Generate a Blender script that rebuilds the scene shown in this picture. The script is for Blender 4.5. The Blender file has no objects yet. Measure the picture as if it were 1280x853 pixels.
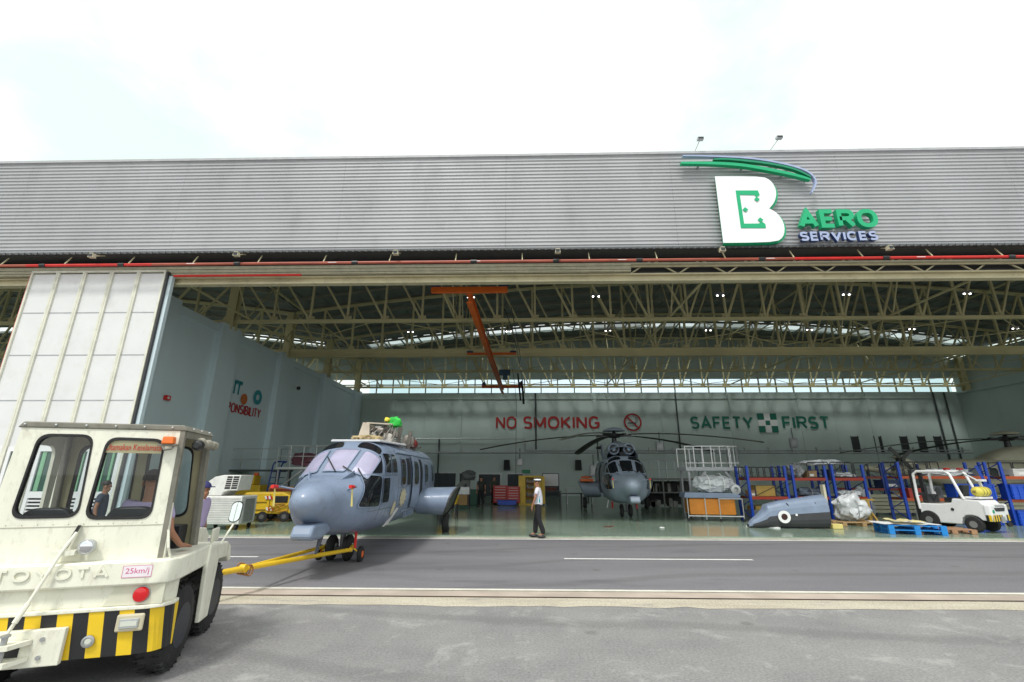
import bpy, bmesh, math, random
from mathutils import Vector, Matrix, noise
from mathutils.bvhtree import BVHTree
R = math.radians
S = bpy.context.scene
COL = S.collection
random.seed(7)

# ------------------------------------------------------------------ camera, sky, sun, exposure
cam_d = bpy.data.cameras.new('camera'); cam = bpy.data.objects.new('camera', cam_d); COL.objects.link(cam); S.camera = cam
cam_d.sensor_width = 36; cam_d.lens = 568/1280*36; cam_d.clip_end = 5000; cam_d.clip_start = .05
pitch, yaw, roll = R(16.3), R(1.4), R(0.1)
fw = Vector((-math.sin(yaw)*math.cos(pitch), math.cos(yaw)*math.cos(pitch), math.sin(pitch)))
rt = Vector((math.cos(yaw), math.sin(yaw), 0)); up = rt.cross(fw)
r2 = rt*math.cos(roll)+up*math.sin(roll); u2 = -rt*math.sin(roll)+up*math.cos(roll)
m = Matrix((r2, u2, -fw)).transposed().to_4x4(); m.translation = (0, 0, 1.9)
cam.matrix_world = m

W = bpy.data.worlds.new('World'); S.world = W; W.use_nodes = True
nt = W.node_tree; nt.nodes.clear()
SUN_EL, SUN_AZ = R(58), R(200)      # azimuth clockwise from +Y: behind the camera, a little to its left
def wn(t): return nt.nodes.new(t)
wo = wn('ShaderNodeOutputWorld'); bg = wn('ShaderNodeBackground'); bg.inputs[1].default_value = .1
sky = wn('ShaderNodeTexSky'); sky.sky_type = 'NISHITA'; sky.sun_disc = False
sky.sun_elevation = SUN_EL; sky.sun_rotation = SUN_AZ; sky.air_density = 1.2; sky.dust_density = 2.0
tc = wn('ShaderNodeTexCoord'); mp = wn('ShaderNodeMapping'); mp.inputs['Scale'].default_value = (1, 1, 1.6); mp.inputs['Location'].default_value = (1.9, .2, .2)
nz = wn('ShaderNodeTexNoise'); nz.inputs['Scale'].default_value = 1.7; nz.inputs['Detail'].default_value = 7; nz.inputs['Roughness'].default_value = .55
cr = wn('ShaderNodeValToRGB'); cr.color_ramp.elements[0].position = .36; cr.color_ramp.elements[0].color = (.0, .0, .0, 1)
cr.color_ramp.elements[1].position = .60; cr.color_ramp.elements[1].color = (.97, .97, .97, 1)
mx = wn('ShaderNodeMixRGB'); mx.inputs[2].default_value = (12.2, 12.35, 12.3, 1)
hs = wn('ShaderNodeHueSaturation'); hs.inputs['Hue'].default_value = .40; hs.inputs['Saturation'].default_value = .42; hs.inputs['Value'].default_value = 3.4
L = nt.links.new
L(tc.outputs['Generated'], mp.inputs[0]); L(mp.outputs[0], nz.inputs['Vector']); L(nz.outputs[0], cr.inputs[0]); L(cr.outputs[0], mx.inputs[0])
L(sky.outputs[0], hs.inputs['Color']); m2 = wn('ShaderNodeMixRGB'); m2.inputs[0].default_value = .9; m2.inputs[2].default_value = (7.3, 8.5, 7.9, 1); L(hs.outputs[0], m2.inputs[1]); L(m2.outputs[0], mx.inputs[1]); L(mx.outputs[0], bg.inputs[0]); L(bg.outputs[0], wo.inputs[0])

sd = bpy.data.lights.new('sun', 'SUN'); sd.energy = 2.0; sd.angle = R(9); sd.color = (1, .97, .92)
so = bpy.data.objects.new('sun', sd); COL.objects.link(so)
sdir = Vector((math.sin(SUN_AZ)*math.cos(SUN_EL), math.cos(SUN_AZ)*math.cos(SUN_EL), math.sin(SUN_EL)))
so.rotation_euler = sdir.to_track_quat('Z', 'Y').to_euler(); so.location = (0, -20, 40)
S.view_settings.view_transform = 'Standard'; S.view_settings.look = 'None'; S.view_settings.gamma = 1
S.view_settings.use_curve_mapping = False
S.view_settings.exposure = 0.25
S.render.engine = 'CYCLES'
S.cycles.max_bounces = 8; S.cycles.diffuse_bounces = 5; S.cycles.transparent_max_bounces = 16

# ------------------------------------------------------------------ materials
MC = {}
def mat(name, col, rough=.6, metal=0, var=.12, scale=3, dirt=0, dirtcol=(.08, .07, .055), ior=1.5, emit=0, alpha=1, coat=0, bump=0, bscale=30, stretch=(1, 1, 1), trans=0):
    if name in MC: return MC[name]
    M = bpy.data.materials.new(name); M.use_nodes = True; t = M.node_tree; b = t.nodes['Principled BSDF']
    N = t.nodes.new; K = t.links.new
    b.inputs['Roughness'].default_value = rough; b.inputs['Metallic'].default_value = metal; b.inputs['IOR'].default_value = ior
    if coat: b.inputs['Coat Weight'].default_value = coat; b.inputs['Coat Roughness'].default_value = .08
    if alpha < 1: b.inputs['Alpha'].default_value = alpha
    if trans: b.inputs['Transmission Weight'].default_value = trans
    if emit: b.inputs['Emission Color'].default_value = (*col, 1); b.inputs['Emission Strength'].default_value = emit
    co = N('ShaderNodeTexCoord'); mp_ = N('ShaderNodeMapping'); mp_.inputs['Scale'].default_value = stretch; K(co.outputs['Object'], mp_.inputs[0])
    n1 = N('ShaderNodeTexNoise'); n1.inputs['Scale'].default_value = scale; n1.inputs['Detail'].default_value = 6; K(mp_.outputs[0], n1.inputs['Vector'])
    rp = N('ShaderNodeMapRange'); rp.inputs['From Min'].default_value = .3; rp.inputs['From Max'].default_value = .7
    rp.inputs['To Min'].default_value = 1-var; rp.inputs['To Max'].default_value = 1+var*.6; K(n1.outputs[0], rp.inputs[0])
    mu = N('ShaderNodeVectorMath'); mu.operation = 'SCALE'; mu.inputs[0].default_value = col; K(rp.outputs[0], mu.inputs['Scale'])
    last = mu.outputs[0]
    if dirt:
        n2 = N('ShaderNodeTexNoise'); n2.inputs['Scale'].default_value = scale*2.3; n2.inputs['Detail'].default_value = 9; n2.inputs['Roughness'].default_value = .7; K(mp_.outputs[0], n2.inputs['Vector'])
        r3 = N('ShaderNodeMapRange'); r3.inputs['From Min'].default_value = .52; r3.inputs['From Max'].default_value = .75; r3.inputs['To Max'].default_value = dirt; K(n2.outputs[0], r3.inputs[0])
        mi = N('ShaderNodeMixRGB'); mi.inputs[2].default_value = (*dirtcol, 1); K(r3.outputs[0], mi.inputs[0]); K(last, mi.inputs[1]); last = mi.outputs[0]
        r4 = N('ShaderNodeMapRange'); r4.inputs['From Min'].default_value = .35; r4.inputs['From Max'].default_value = .7; r4.inputs['To Min'].default_value = max(rough-.08, .02); r4.inputs['To Max'].default_value = min(rough+.2, 1); K(n2.outputs[0], r4.inputs[0]); K(r4.outputs[0], b.inputs['Roughness'])
    K(last, b.inputs['Base Color'])
    if bump:
        n3 = N('ShaderNodeTexNoise'); n3.inputs['Scale'].default_value = bscale; n3.inputs['Detail'].default_value = 5; K(mp_.outputs[0], n3.inputs['Vector'])
        bp = N('ShaderNodeBump'); bp.inputs['Strength'].default_value = bump; bp.inputs['Distance'].default_value = .02; K(n3.outputs[0], bp.inputs['Height']); K(bp.outputs[0], b.inputs['Normal'])
    MC[name] = M; return M
def glass(name, tint=(.9, .95, .95), fac=.12, rough=.02):
    if name in MC: return MC[name]
    M = bpy.data.materials.new(name); M.use_nodes = True; t = M.node_tree; t.nodes.clear(); N = t.nodes.new; K = t.links.new
    o = N('ShaderNodeOutputMaterial'); tr = N('ShaderNodeBsdfTransparent'); tr.inputs[0].default_value = (*tint, 1)
    g = N('ShaderNodeBsdfGlossy'); g.inputs['Roughness'].default_value = rough; g.inputs[0].default_value = (1, 1, 1, 1)
    fr = N('ShaderNodeLayerWeight'); fr.inputs[0].default_value = .25
    ad = N('ShaderNodeMath'); ad.operation = 'MULTIPLY_ADD'; ad.inputs[1].default_value = .6; ad.inputs[2].default_value = fac; K(fr.outputs['Fresnel'], ad.inputs[0])
    mi = N('ShaderNodeMixShader'); K(ad.outputs[0], mi.inputs[0]); K(tr.outputs[0], mi.inputs[1]); K(g.outputs[0], mi.inputs[2]); K(mi.outputs[0], o.inputs[0])
    MC[name] = M; return M

cream = mat('cream_paint', (.80, .79, .67), .4, var=.07, dirt=.55, dirtcol=(.33, .29, .20), scale=3.2, coat=.15, stretch=(1.6, 1.6, .7), bump=.06, bscale=60)
creamd = mat('cream_steel', (.60, .54, .35), .55, var=.12, dirt=.3, scale=1.2)
white = mat('white_paint', (.8, .8, .8), .4, var=.04, dirt=.2, dirtcol=(.4, .38, .34))
panelw = mat('door_panel', (.71, .71, .71), .45, var=.05, scale=.8, dirt=.22, dirtcol=(.45, .43, .4))
black = mat('black_rubber', (.018, .018, .019), .75, var=.3, dirt=.5, dirtcol=(.09, .085, .08), scale=6)
blackp = mat('black_paint', (.02, .02, .022), .4)
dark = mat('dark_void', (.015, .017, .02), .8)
steel = mat('grey_steel', (.42, .43, .44), .4, .6, dirt=.3)
galv = mat('galvanised', (.5, .52, .52), .45, .5)
yellow = mat('yellow_paint', (.78, .50, .02), .4, dirt=.35, dirtcol=(.2, .12, .03), coat=.2)
hazy = mat('hazard_yellow', (.83, .56, .02), .4, dirt=.25, dirtcol=(.3, .2, .05))
orange = mat('orange_paint', (.72, .14, .015), .45, dirt=.2)
redp = mat('red_paint', (.62, .02, .015), .4)
redd = mat('faded_red_pipe', (.38, .085, .05), .5, var=.25, scale=1.5)
bluep = mat('blue_paint', (.01, .06, .42), .4, var=.1)
beamr = mat('red_beam', (.34, .03, .012), .45)
wallm = mat('wall_paint', (.52, .61, .58), .7, dirt=.22, dirtcol=(.25, .29, .27), var=.12, scale=.25, stretch=(1, 1, .4))
helm = mat('air_force_grey', (.205, .26, .365), .36, var=.12, scale=2.2, dirt=.45, dirtcol=(.13, .145, .17), coat=.25)
helm2 = mat('air_force_grey_dull', (.26, .31, .38), .4, var=.1, scale=1.5)
helc = mat('beige_aircraft_paint', (.42, .40, .30), .4, var=.08)
wing = mat('cockpit_glass_sky_tint', (.42, .40, .56), .04, ior=2.8, var=.3, scale=1.1)  # pale lavender base colour carries a painted sky reflection
dglass = mat('dark_glass', (.012, .014, .018), .06, ior=1.6)
skin_m = mat('skin', (.36, .17, .10), .55)
hair_m = mat('hair', (.015, .012, .01), .6)
wrap = mat('plastic_wrap', (.62, .64, .66), .18, var=.2, scale=8, bump=.5, bscale=14)
woodm = mat('raw_wood', (.42, .27, .13), .7, var=.25, scale=4, stretch=(1, 8, 8))
greenw = mat('green_cloth', (.03, .5, .06), .7)

# ------------------------------------------------------------------ mesh helpers
class MB:
    def __init__(s, xf=None): s.v = []; s.f = []; s.fm = []; s.ms = []; s.cur = 0; s.xf = xf
    def use(s, m):
        if m not in s.ms: s.ms.append(m)
        s.cur = s.ms.index(m); return s
    def add(s, vs, fs):
        o = len(s.v)
        for v in vs:
            v = Vector(v)
            s.v.append(s.xf @ v if s.xf else v)
        for f in fs: s.f.append([i+o for i in f]); s.fm.append(s.cur)
        return s
    def box(s, x0, x1, y0, y1, z0, z1):
        if x0 > x1: x0, x1 = x1, x0
        if y0 > y1: y0, y1 = y1, y0
        if z0 > z1: z0, z1 = z1, z0
        vs = [(x, y, z) for z in (z0, z1) for y in (y0, y1) for x in (x0, x1)]
        return s.add(vs, [(0, 2, 3, 1), (4, 5, 7, 6), (0, 1, 5, 4), (2, 6, 7, 3), (0, 4, 6, 2), (1, 3, 7, 5)])
    def bar(s, p, q, w=.1, h=None, upv=(0, 0, 1)):
        h = h or w; p = Vector(p); q = Vector(q); d = (q-p).normalized(); u = Vector(upv)
        if abs(d.dot(u)) > .98: u = Vector((0, 1, 0))
        a = d.cross(u).normalized(); b = a.cross(d)
        vs = [e+a*i*w/2+b*j*h/2 for e in (p, q) for i, j in ((-1, -1), (1, -1), (1, 1), (-1, 1))]
        return s.add(vs, [(0, 1, 2, 3), (7, 6, 5, 4), (0, 4, 5, 1), (1, 5, 6, 2), (2, 6, 7, 3), (3, 7, 4, 0)])
    def tube(s, pts, r, n=8, caps=True):
        pts = [Vector(p) for p in pts]; rs = r if isinstance(r, (list, tuple)) else [r]*len(pts)
        vs = []; fs = []; pa = None
        for i, p in enumerate(pts):
            d = ((pts[min(i+1, len(pts)-1)]-pts[max(i-1, 0)])).normalized()
            if pa is None:
                u = Vector((0, 0, 1)) if abs(d.z) < .9 else Vector((0, 1, 0)); a = d.cross(u).normalized()
            else: a = (pa-d*pa.dot(d)).normalized()
            pa = a; b = d.cross(a)
            for k in range(n):
                t = 2*math.pi*k/n; vs.append(p+(a*math.cos(t)+b*math.sin(t))*rs[i])
        for i in range(len(pts)-1):
            for k in range(n):
                k2 = (k+1) % n; fs.append((i*n+k, i*n+k2, (i+1)*n+k2, (i+1)*n+k))
        if caps: fs.append(tuple(range(n-1, -1, -1))); fs.append(tuple((len(pts)-1)*n+k for k in range(n)))
        return s.add(vs, fs)
    def prism(s, poly, fn, fn2):
        n = len(poly); vs = [fn(*p) for p in poly]+[fn2(*p) for p in poly]
        return s.add(vs, [tuple(range(n)), tuple(range(2*n-1, n-1, -1))]+[(i, i+n, (i+1) % n+n, (i+1) % n) for i in range(n)])
    def lathe(s, prof, c=(0, 0, 0), ax='z', n=20):
        c = Vector(c); vs = []; fs = []
        for r, h in prof:
            for k in range(n):
                t = 2*math.pi*k/n; a, b = r*math.cos(t), r*math.sin(t)
                vs.append(c+Vector({'z': (a, b, h), 'x': (h, a, b), 'y': (b, h, a)}[ax]))
        for i in range(len(prof)-1):
            for k in range(n):
                k2 = (k+1) % n; fs.append((i*n+k, i*n+k2, (i+1)*n+k2, (i+1)*n+k))
        fs.append(tuple(range(n-1, -1, -1))); fs.append(tuple((len(prof)-1)*n+k for k in range(n)))
        return s.add(vs, fs)
    def grid(s, fn, nu, nv, closev=False):
        vs = [fn(i/nu, j/nv) for i in range(nu+1) for j in range(nv+(0 if closev else 1))]
        w = nv if closev else nv+1; fs = []
        for i in range(nu):
            for j in range(nv):
                j2 = (j+1) % w if closev else j+1
                fs.append((i*w+j, i*w+j2, (i+1)*w+j2, (i+1)*w+j))
        return s.add(vs, fs)
    def ball(s, c, r, n=12):
        r = r if isinstance(r, (tuple, list)) else (r, r, r)
        return s.grid(lambda u, v: (c[0]+r[0]*math.sin(math.pi*u)*math.cos(2*math.pi*v), c[1]+r[1]*math.sin(math.pi*u)*math.sin(2*math.pi*v), c[2]+r[2]*math.cos(math.pi*u)), n//2+1, n, True)
    def blob(s, c, r, amp=.25, fr=2.5, seed=0, sub=3):
        bm = bmesh.new(); bmesh.ops.create_icosphere(bm, subdivisions=sub, radius=1)
        vs = []
        for v in bm.verts:
            p = v.co.copy(); d = 1+amp*noise.noise(p*fr+Vector((seed, seed*1.7, 3)))+amp*.5*noise.noise(p*fr*2.7+Vector((seed, 1, 3)))
            q = Vector((max(-.82, min(.82, p.x)), max(-.82, min(.82, p.y)), max(-.8, min(.85, p.z))))*d
            vs.append((c[0]+q.x*r[0], c[1]+q.y*r[1], c[2]+q.z*r[2]))
        fs = [[v.index for v in f.verts] for f in bm.faces]; bm.free()
        return s.add(vs, fs)
    def build(s, name, m=None, parent=None, smooth=False, bevel=0, loc=None, rz=0, fix=True):
        me = bpy.data.meshes.new(name); me.from_pydata([tuple(v) for v in s.v], [], s.f)
        ms = s.ms or [m]
        for k in ms: me.materials.append(k)
        if s.ms: me.polygons.foreach_set('material_index', s.fm)
        if fix:
            bm = bmesh.new(); bm.from_mesh(me); bmesh.ops.recalc_face_normals(bm, faces=bm.faces); bm.to_mesh(me); bm.free()
        if smooth:
            me.polygons.foreach_set('use_smooth', [True]*len(me.polygons))
            try: me.set_sharp_from_angle(angle=R(smooth if smooth is not True else 40))
            except Exception: pass
        o = bpy.data.objects.new(name, me); COL.objects.link(o)
        if parent: o.parent = parent
        if loc: o.location = loc
        o.rotation_euler.z = rz
        if bevel:
            b = o.modifiers.new('bevel', 'BEVEL'); b.width = bevel; b.segments = 2; b.limit_method = 'ANGLE'; b.angle_limit = R(40)
        return o
def tag(o, label, cat=None, group=None, kind=None):
    if label: o['label'] = label
    if cat: o['category'] = cat
    if group: o['group'] = group
    if kind: o['kind'] = kind
    return o
def thing(name, label, cat, loc=(0, 0, 0), rz=0, group=None):
    o = bpy.data.objects.new(name, None); COL.objects.link(o); o.location = loc; o.rotation_euler.z = rz; o.empty_display_size = .2
    return tag(o, label, cat, group)
def copy_tree(o, parent=None):
    c = o.copy(); COL.objects.link(c); c.parent = parent
    for ch in list(o.children): copy_tree(ch, c)
    return c
def struct(o): o['kind'] = 'structure'; return o
def text(body, w, h, mtx, m, name='lettering', parent=None, ext=.01, off=0, side=None, shear=0):
    cu = bpy.data.curves.new(name, 'FONT'); cu.body = body; cu.size = 1; cu.extrude = 0; cu.offset = off; cu.resolution_u = 3
    ob = bpy.data.objects.new('t', cu); me = bpy.data.meshes.new_from_object(ob); bpy.data.objects.remove(ob)
    xs = [v.co.x for v in me.vertices]; ys = [v.co.y for v in me.vertices]
    x0, x1, y0, y1 = min(xs), max(xs), min(ys), max(ys)
    bm = bmesh.new(); bm.from_mesh(me)
    for v in bm.verts:
        X = (v.co.x-x0)/(x1-x0)*w; Y = (v.co.y-y0)/(y1-y0)*h; v.co = Vector((X+shear*Y, Y, 0))
    bmesh.ops.remove_doubles(bm, verts=bm.verts, dist=1e-5)
    fs = list(bm.faces)
    for f in fs: f.material_index = 0
    r = bmesh.ops.extrude_face_region(bm, geom=fs)
    nv = [g for g in r['geom'] if isinstance(g, bmesh.types.BMVert)]
    for v in nv: v.co.z += ext
    bmesh.ops.recalc_face_normals(bm, faces=bm.faces)
    for f in bm.faces:
        f.normal_update(); f.material_index = 0 if (abs(f.normal.z) > .7) else (1 if side else 0)
    bmesh.ops.transform(bm, matrix=mtx, verts=bm.verts); bm.to_mesh(me); bm.free()
    me.materials.clear(); me.materials.append(m)
    if side: me.materials.append(side)
    o = bpy.data.objects.new(name, me); COL.objects.link(o); o.parent = parent
    return o
def ribbon(b, pts, t, z0, z1, closed=False):
    pts = [Vector(p) for p in pts]; n = len(pts); Lf = []; Rt = []
    for i in range(n):
        a = pts[i-1] if (i or closed) else None; c = pts[(i+1) % n] if (i < n-1 or closed) else None; p = pts[i]
        d1 = (p-a).normalized() if a is not None else (c-p).normalized(); d2 = (c-p).normalized() if c is not None else d1
        nn = (Vector((-d1.y, d1.x))+Vector((-d2.y, d2.x))); k = nn.length/2; nn.normalize(); s = t/2/max(k, .42)
        Lf.append(p+nn*s); Rt.append(p-nn*s)
    m_ = n if closed else n-1
    vs = [(v.x, v.y, z) for z in (z0, z1) for v in Lf+Rt]; fs = []; o = 2*n
    for i in range(m_):
        j = (i+1) % n
        fs += [(i, j, n+j, n+i), (o+i, o+n+i, o+n+j, o+j), (i, o+i, o+j, j), (n+i, n+j, o+n+j, o+n+i)]
    if not closed: fs += [(0, n, o+n, o), (n-1, o+n-1, o+2*n-1, 2*n-1)]
    b.add(vs, fs)
def arc(cx, cy, rx, ry, a0, a1, n=12, ex=2.4):
    o = []
    for i in range(n+1):
        a = R(a0+(a1-a0)*i/n); c_, s_ = math.cos(a), math.sin(a); o.append((cx+rx*math.copysign(abs(c_)**(2/ex), c_), cy+ry*math.copysign(abs(s_)**(2/ex), s_)))
    return o
GL = {'N': (.8, [[(0, 0), (0, 1)], [(0, 1), (1, 0)], [(1, 0), (1, 1)]]), 'M': (.95, [[(0, 0), (0, 1)], [(0, 1), (.5, .12)], [(.5, .12), (1, 1)], [(1, 1), (1, 0)]]), 'I': (0, [[(0, 0), (0, 1)]]),
      'A': (.85, [[(0, 0), (.5, 1), (1, 0)], [(.22, .3), (.78, .3)]]), 'E': (.6, [[(1, 1), (0, 1), (0, 0), (1, 0)], [(0, .5), (.9, .5)]]), 'F': (.6, [[(1, 1), (0, 1), (0, 0)], [(0, .5), (.9, .5)]]),
      'T': (.7, [[(0, 1), (1, 1)], [(.5, 1), (.5, 0)]]), 'Y': (.8, [[(0, 1), (.5, .45), (1, 1)], [(.5, .45), (.5, 0)]]), 'L': (.55, [[(0, 1), (0, 0), (1, 0)]]), 'V': (.8, [[(0, 1), (.5, 0), (1, 1)]]),
      'K': (.75, [[(0, 0), (0, 1)], [(1, 1), (0, .42)], [(.3, .6), (1, 0)]]), 'O': (.9, ['c', arc(.5, .5, .5, .5, 0, 345, 23)]), 'C': (.8, [arc(.5, .5, .5, .5, 42, 318, 18)]),
      'G': (.85, [arc(.5, .5, .5, .5, 42, 335, 18)+[(.97, .45), (.55, .45)]]), 'S': (.65, [arc(.5, .75, .48, .25, 30, 262, 12)+arc(.5, .25, .5, .25, 82, -150, 12)]),
      'R': (.72, [[(0, 0), (0, 1)]+[(.45, 1)]+arc(.55, .75, .43, .25, 80, -80, 8)+[(.45, .5), (0, .5)], [(.5, .5), (1, 0)]]), 'P': (.7, [[(0, 0), (0, 1)]+arc(.55, .75, .43, .25, 80, -80, 8)+[(0, .5)]]),
      'B': (.7, [[(.0, .5), (0, 1)]+arc(.5, .76, .43, .24, 80, -80, 8)+[(0, .52)], [(0, .5)]+arc(.5, .25, .5, .25, 80, -80, 8)+[(0, 0), (0, .5)]]), ' ': (.3, [])}
def stroke_text(body, w, h, t, mtx, m, name='lettering', parent=None, ext=.01, side=None, slant=0, gap=.30):
    tt = t*h; tot = sum(GL[c][0]*h+tt for c in body)+gap*h*(len(body)-1)*.5; k = w/tot; b = MB(); x = 0; q = 0
    if side: b.use(m); b.use(side)
    for c in body:
        gw = GL[c][0]*h; closed = False
        for st in GL[c][1]:
            if st == 'c': closed = True; continue
            P = [((x+tt/2+u*gw)*k+slant*(tt/2+v*(h-tt)), tt/2+v*(h-tt)) for u, v in st]
            q += 1; dz = (q % 4)*.0012*max(1, h*3)
            if side: b.use(side)
            i0 = len(b.f); ribbon(b, P, tt*min(1, k*1.02), 0, ext+dz, closed)
            if side:
                b.use(m); mi = b.cur; zt = ext+dz
                for f_i in range(i0, len(b.f)):
                    if all(abs(b.v[v_].z-zt) < 1e-6 for v_ in b.f[f_i]): b.fm[f_i] = mi
        x += gw+tt+gap*h*.5
    b.v = [mtx @ v for v in b.v]
    return b.build(name, m, parent)
FR = Matrix.Rotation(R(90), 4, 'X')                        # text facing -Y
def T(x, y, z): return Matrix.Translation((x, y, z))

# ------------------------------------------------------------------ ground
def ground_mat(name, a, b, sc, fine=60, rough=.85, blot=(0, 0, 0), bf=0, stretch=(1, 1, 1), bump=.3, gr=.4):
    M = bpy.data.materials.new(name); M.use_nodes = True; t = M.node_tree; bs = t.nodes['Principled BSDF']; N = t.nodes.new; K = t.links.new
    co = N('ShaderNodeTexCoord'); mp_ = N('ShaderNodeMapping'); mp_.inputs['Scale'].default_value = stretch; K(co.outputs['Object'], mp_.inputs[0])
    n1 = N('ShaderNodeTexNoise'); n1.inputs['Scale'].default_value = sc; n1.inputs['Detail'].default_value = 8; n1.inputs['Roughness'].default_value = .6; K(mp_.outputs[0], n1.inputs['Vector'])
    r1 = N('ShaderNodeValToRGB'); r1.color_ramp.elements[0].position = .32; r1.color_ramp.elements[0].color = (*a, 1); r1.color_ramp.elements[1].position = .68; r1.color_ramp.elements[1].color = (*b, 1); K(n1.outputs[0], r1.inputs[0])
    n2 = N('ShaderNodeTexNoise'); n2.inputs['Scale'].default_value = fine; n2.inputs['Detail'].default_value = 8; n2.inputs['Roughness'].default_value = .85; K(co.outputs['Object'], n2.inputs['Vector'])
    r2_ = N('ShaderNodeMapRange'); r2_.inputs['From Min'].default_value = .3; r2_.inputs['From Max'].default_value = .7; r2_.inputs['To Min'].default_value = 1-gr; r2_.inputs['To Max'].default_value = 1+gr; K(n2.outputs[0], r2_.inputs[0])
    mu = N('ShaderNodeVectorMath'); mu.operation = 'SCALE'; K(r1.outputs[0], mu.inputs[0]); K(r2_.outputs[0], mu.inputs['Scale'])
    last = mu.outputs[0]
    if bf:
        n4 = N('ShaderNodeTexNoise'); n4.inputs['Scale'].default_value = sc*2.1; n4.inputs['Detail'].default_value = 10; n4.inputs['Roughness'].default_value = .72; n4.inputs['Distortion'].default_value = .6; K(mp_.outputs[0], n4.inputs['Vector'])
        r4 = N('ShaderNodeMapRange'); r4.inputs['From Min'].default_value = .54; r4.inputs['From Max'].default_value = .7; r4.inputs['To Max'].default_value = bf; K(n4.outputs[0], r4.inputs[0])
        mi = N('ShaderNodeMixRGB'); mi.inputs[2].default_value = (*blot, 1); K(r4.outputs[0], mi.inputs[0]); K(last, mi.inputs[1]); last = mi.outputs[0]
    if name == 'apron_asphalt' or name == 'lane_asphalt':      # wandering tyre and drag marks and oil spots
        wv = N('ShaderNodeTexWave'); wv.inputs['Scale'].default_value = .16; wv.inputs['Distortion'].default_value = 6; wv.inputs['Detail'].default_value = 4; wv.inputs['Detail Scale'].default_value = .5
        mq = N('ShaderNodeMapping'); mq.inputs['Rotation'].default_value = (0, 0, R(100 if name[0] == 'a' else 83)); K(co.outputs['Object'], mq.inputs[0]); K(mq.outputs[0], wv.inputs['Vector'])
        rw = N('ShaderNodeMapRange'); rw.inputs['From Min'].default_value = .90; rw.inputs['From Max'].default_value = .99; rw.inputs['To Max'].default_value = .28; K(wv.outputs[1], rw.inputs[0])
        mk = N('ShaderNodeMixRGB'); mk.inputs[2].default_value = (.09, .088, .09, 1); K(rw.outputs[0], mk.inputs[0]); K(last, mk.inputs[1]); last = mk.outputs[0]
        vo = N('ShaderNodeTexVoronoi'); vo.inputs['Scale'].default_value = .9; vo.inputs['Randomness'].default_value = 1; K(co.outputs['Object'], vo.inputs['Vector'])
        rv = N('ShaderNodeMapRange'); rv.inputs['From Min'].default_value = .10; rv.inputs['From Max'].default_value = .05; rv.inputs['To Max'].default_value = .45; K(vo.outputs['Distance'], rv.inputs[0])
        mo = N('ShaderNodeMixRGB'); mo.inputs[2].default_value = (.10, .097, .095, 1); K(rv.outputs[0], mo.inputs[0]); K(last, mo.inputs[1]); last = mo.outputs[0]
    K(last, bs.inputs['Base Color']); bs.inputs['Roughness'].default_value = rough
    bp = N('ShaderNodeBump'); bp.inputs['Strength'].default_value = bump; bp.inputs['Distance'].default_value = .01; K(n2.outputs[0], bp.inputs['Height']); K(bp.outputs[0], bs.inputs['Normal'])
    return M
apron_m = ground_mat('apron_asphalt', (.195, .19, .192), (.26, .255, .25), .8, 34, .85, (.40, .395, .375), .75, gr=.55)
lane_m = ground_mat('lane_asphalt', (.155, .15, .163), (.205, .199, .212), .5, 40, .7, (.10, .096, .112), .75, stretch=(.25, 1.6, 1))
conc_m = ground_mat('strip_concrete', (.41, .365, .28), (.53, .485, .39), 1.6, 40, .85, (.27, .26, .25), 1.0, stretch=(.3, 1.3, 1), gr=.6)
gutter_m = ground_mat('gutter_concrete', (.34, .33, .27), (.52, .50, .43), 1.6, 30, .8, (.12, .11, .08), .7, stretch=(.6, 1.5, 1))
floor_m = ground_mat('epoxy_floor', (.19, .265, .20), (.26, .33, .265), .35, 12, .17, (.10, .14, .11), .35, bump=.03)
linew = mat('road_paint', (.78, .78, .76), .6, var=.12, scale=5, dirt=.5, dirtcol=(.35, .34, .32))
def sheet(name, x0, x1, y0, y1, z, m):
    return struct(MB().add([(x0, y0, z), (x1, y0, z), (x1, y1, z), (x0, y1, z)], [(0, 1, 2, 3)]).build(name, m, fix=False))
sheet('ground', -1500, 1500, -600, 2500, 0, apron_m)
sheet('service_road', -90, 90, 8.62, 14.8, .004, lane_m)
b = MB()
n = 400
for i in range(n):      # concrete strip with an uneven near edge
    x0, x1 = -60+i*.3, -59.7+i*.3
    e0, e1 = [7.62+.06*noise.noise(Vector((q_*.5, 0, 0)))+.12*noise.noise(Vector((q_*2.3, 4, 0))) for q_ in (x0, x1)]
    b.add([(x0, e0, .004), (x1, e1, .004), (x1, 8.63, .004), (x0, 8.63, .004)], [(0, 1, 2, 3)])
struct(b.build('concrete_strip', conc_m, fix=False))
darkgap = mat('rail_groove_steel', (.07, .045, .035), .6, var=.5, scale=2)
sheet('rail_groove', -60, 60, 8.10, 8.155, .008, darkgap)
pinkc = mat('pinkish_concrete', (.44, .37, .31), .8, var=.2, scale=1.5)
sheet('edge_line', -60, 60, 8.53, 8.65, .012, mat('worn_line', (.68, .66, .58), .7, var=.15, scale=3, dirt=.7, dirtcol=(.36, .33, .28)))
sheet('rail_kerb', -60, 60, 8.16, 8.5, .0085, pinkc)
b = MB()
b.add([(-60, 14.76, .012), (60, 14.76, .012), (60, 14.88, .012), (-60, 14.88, .012)], [(0, 1, 2, 3)])
for x0 in (-33.6, -22.1, -10.6, .94, 18.5, 30):
    x1 = x0+4.33; b.add([(x0, 11.52, .012), (x1, 11.52, .012), (x1, 11.64, .012), (x0, 11.64, .012)], [(0, 1, 2, 3)])
struct(b.build('painted_lines', linew, fix=False))
sheet('gutter_strip', -90, 90, 14.88, 15.36, .009, gutter_m)
struct(MB().box(-75, 39.6, 15.36, 42.1, -.05, .045).build('hangar_floor', floor_m))
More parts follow.
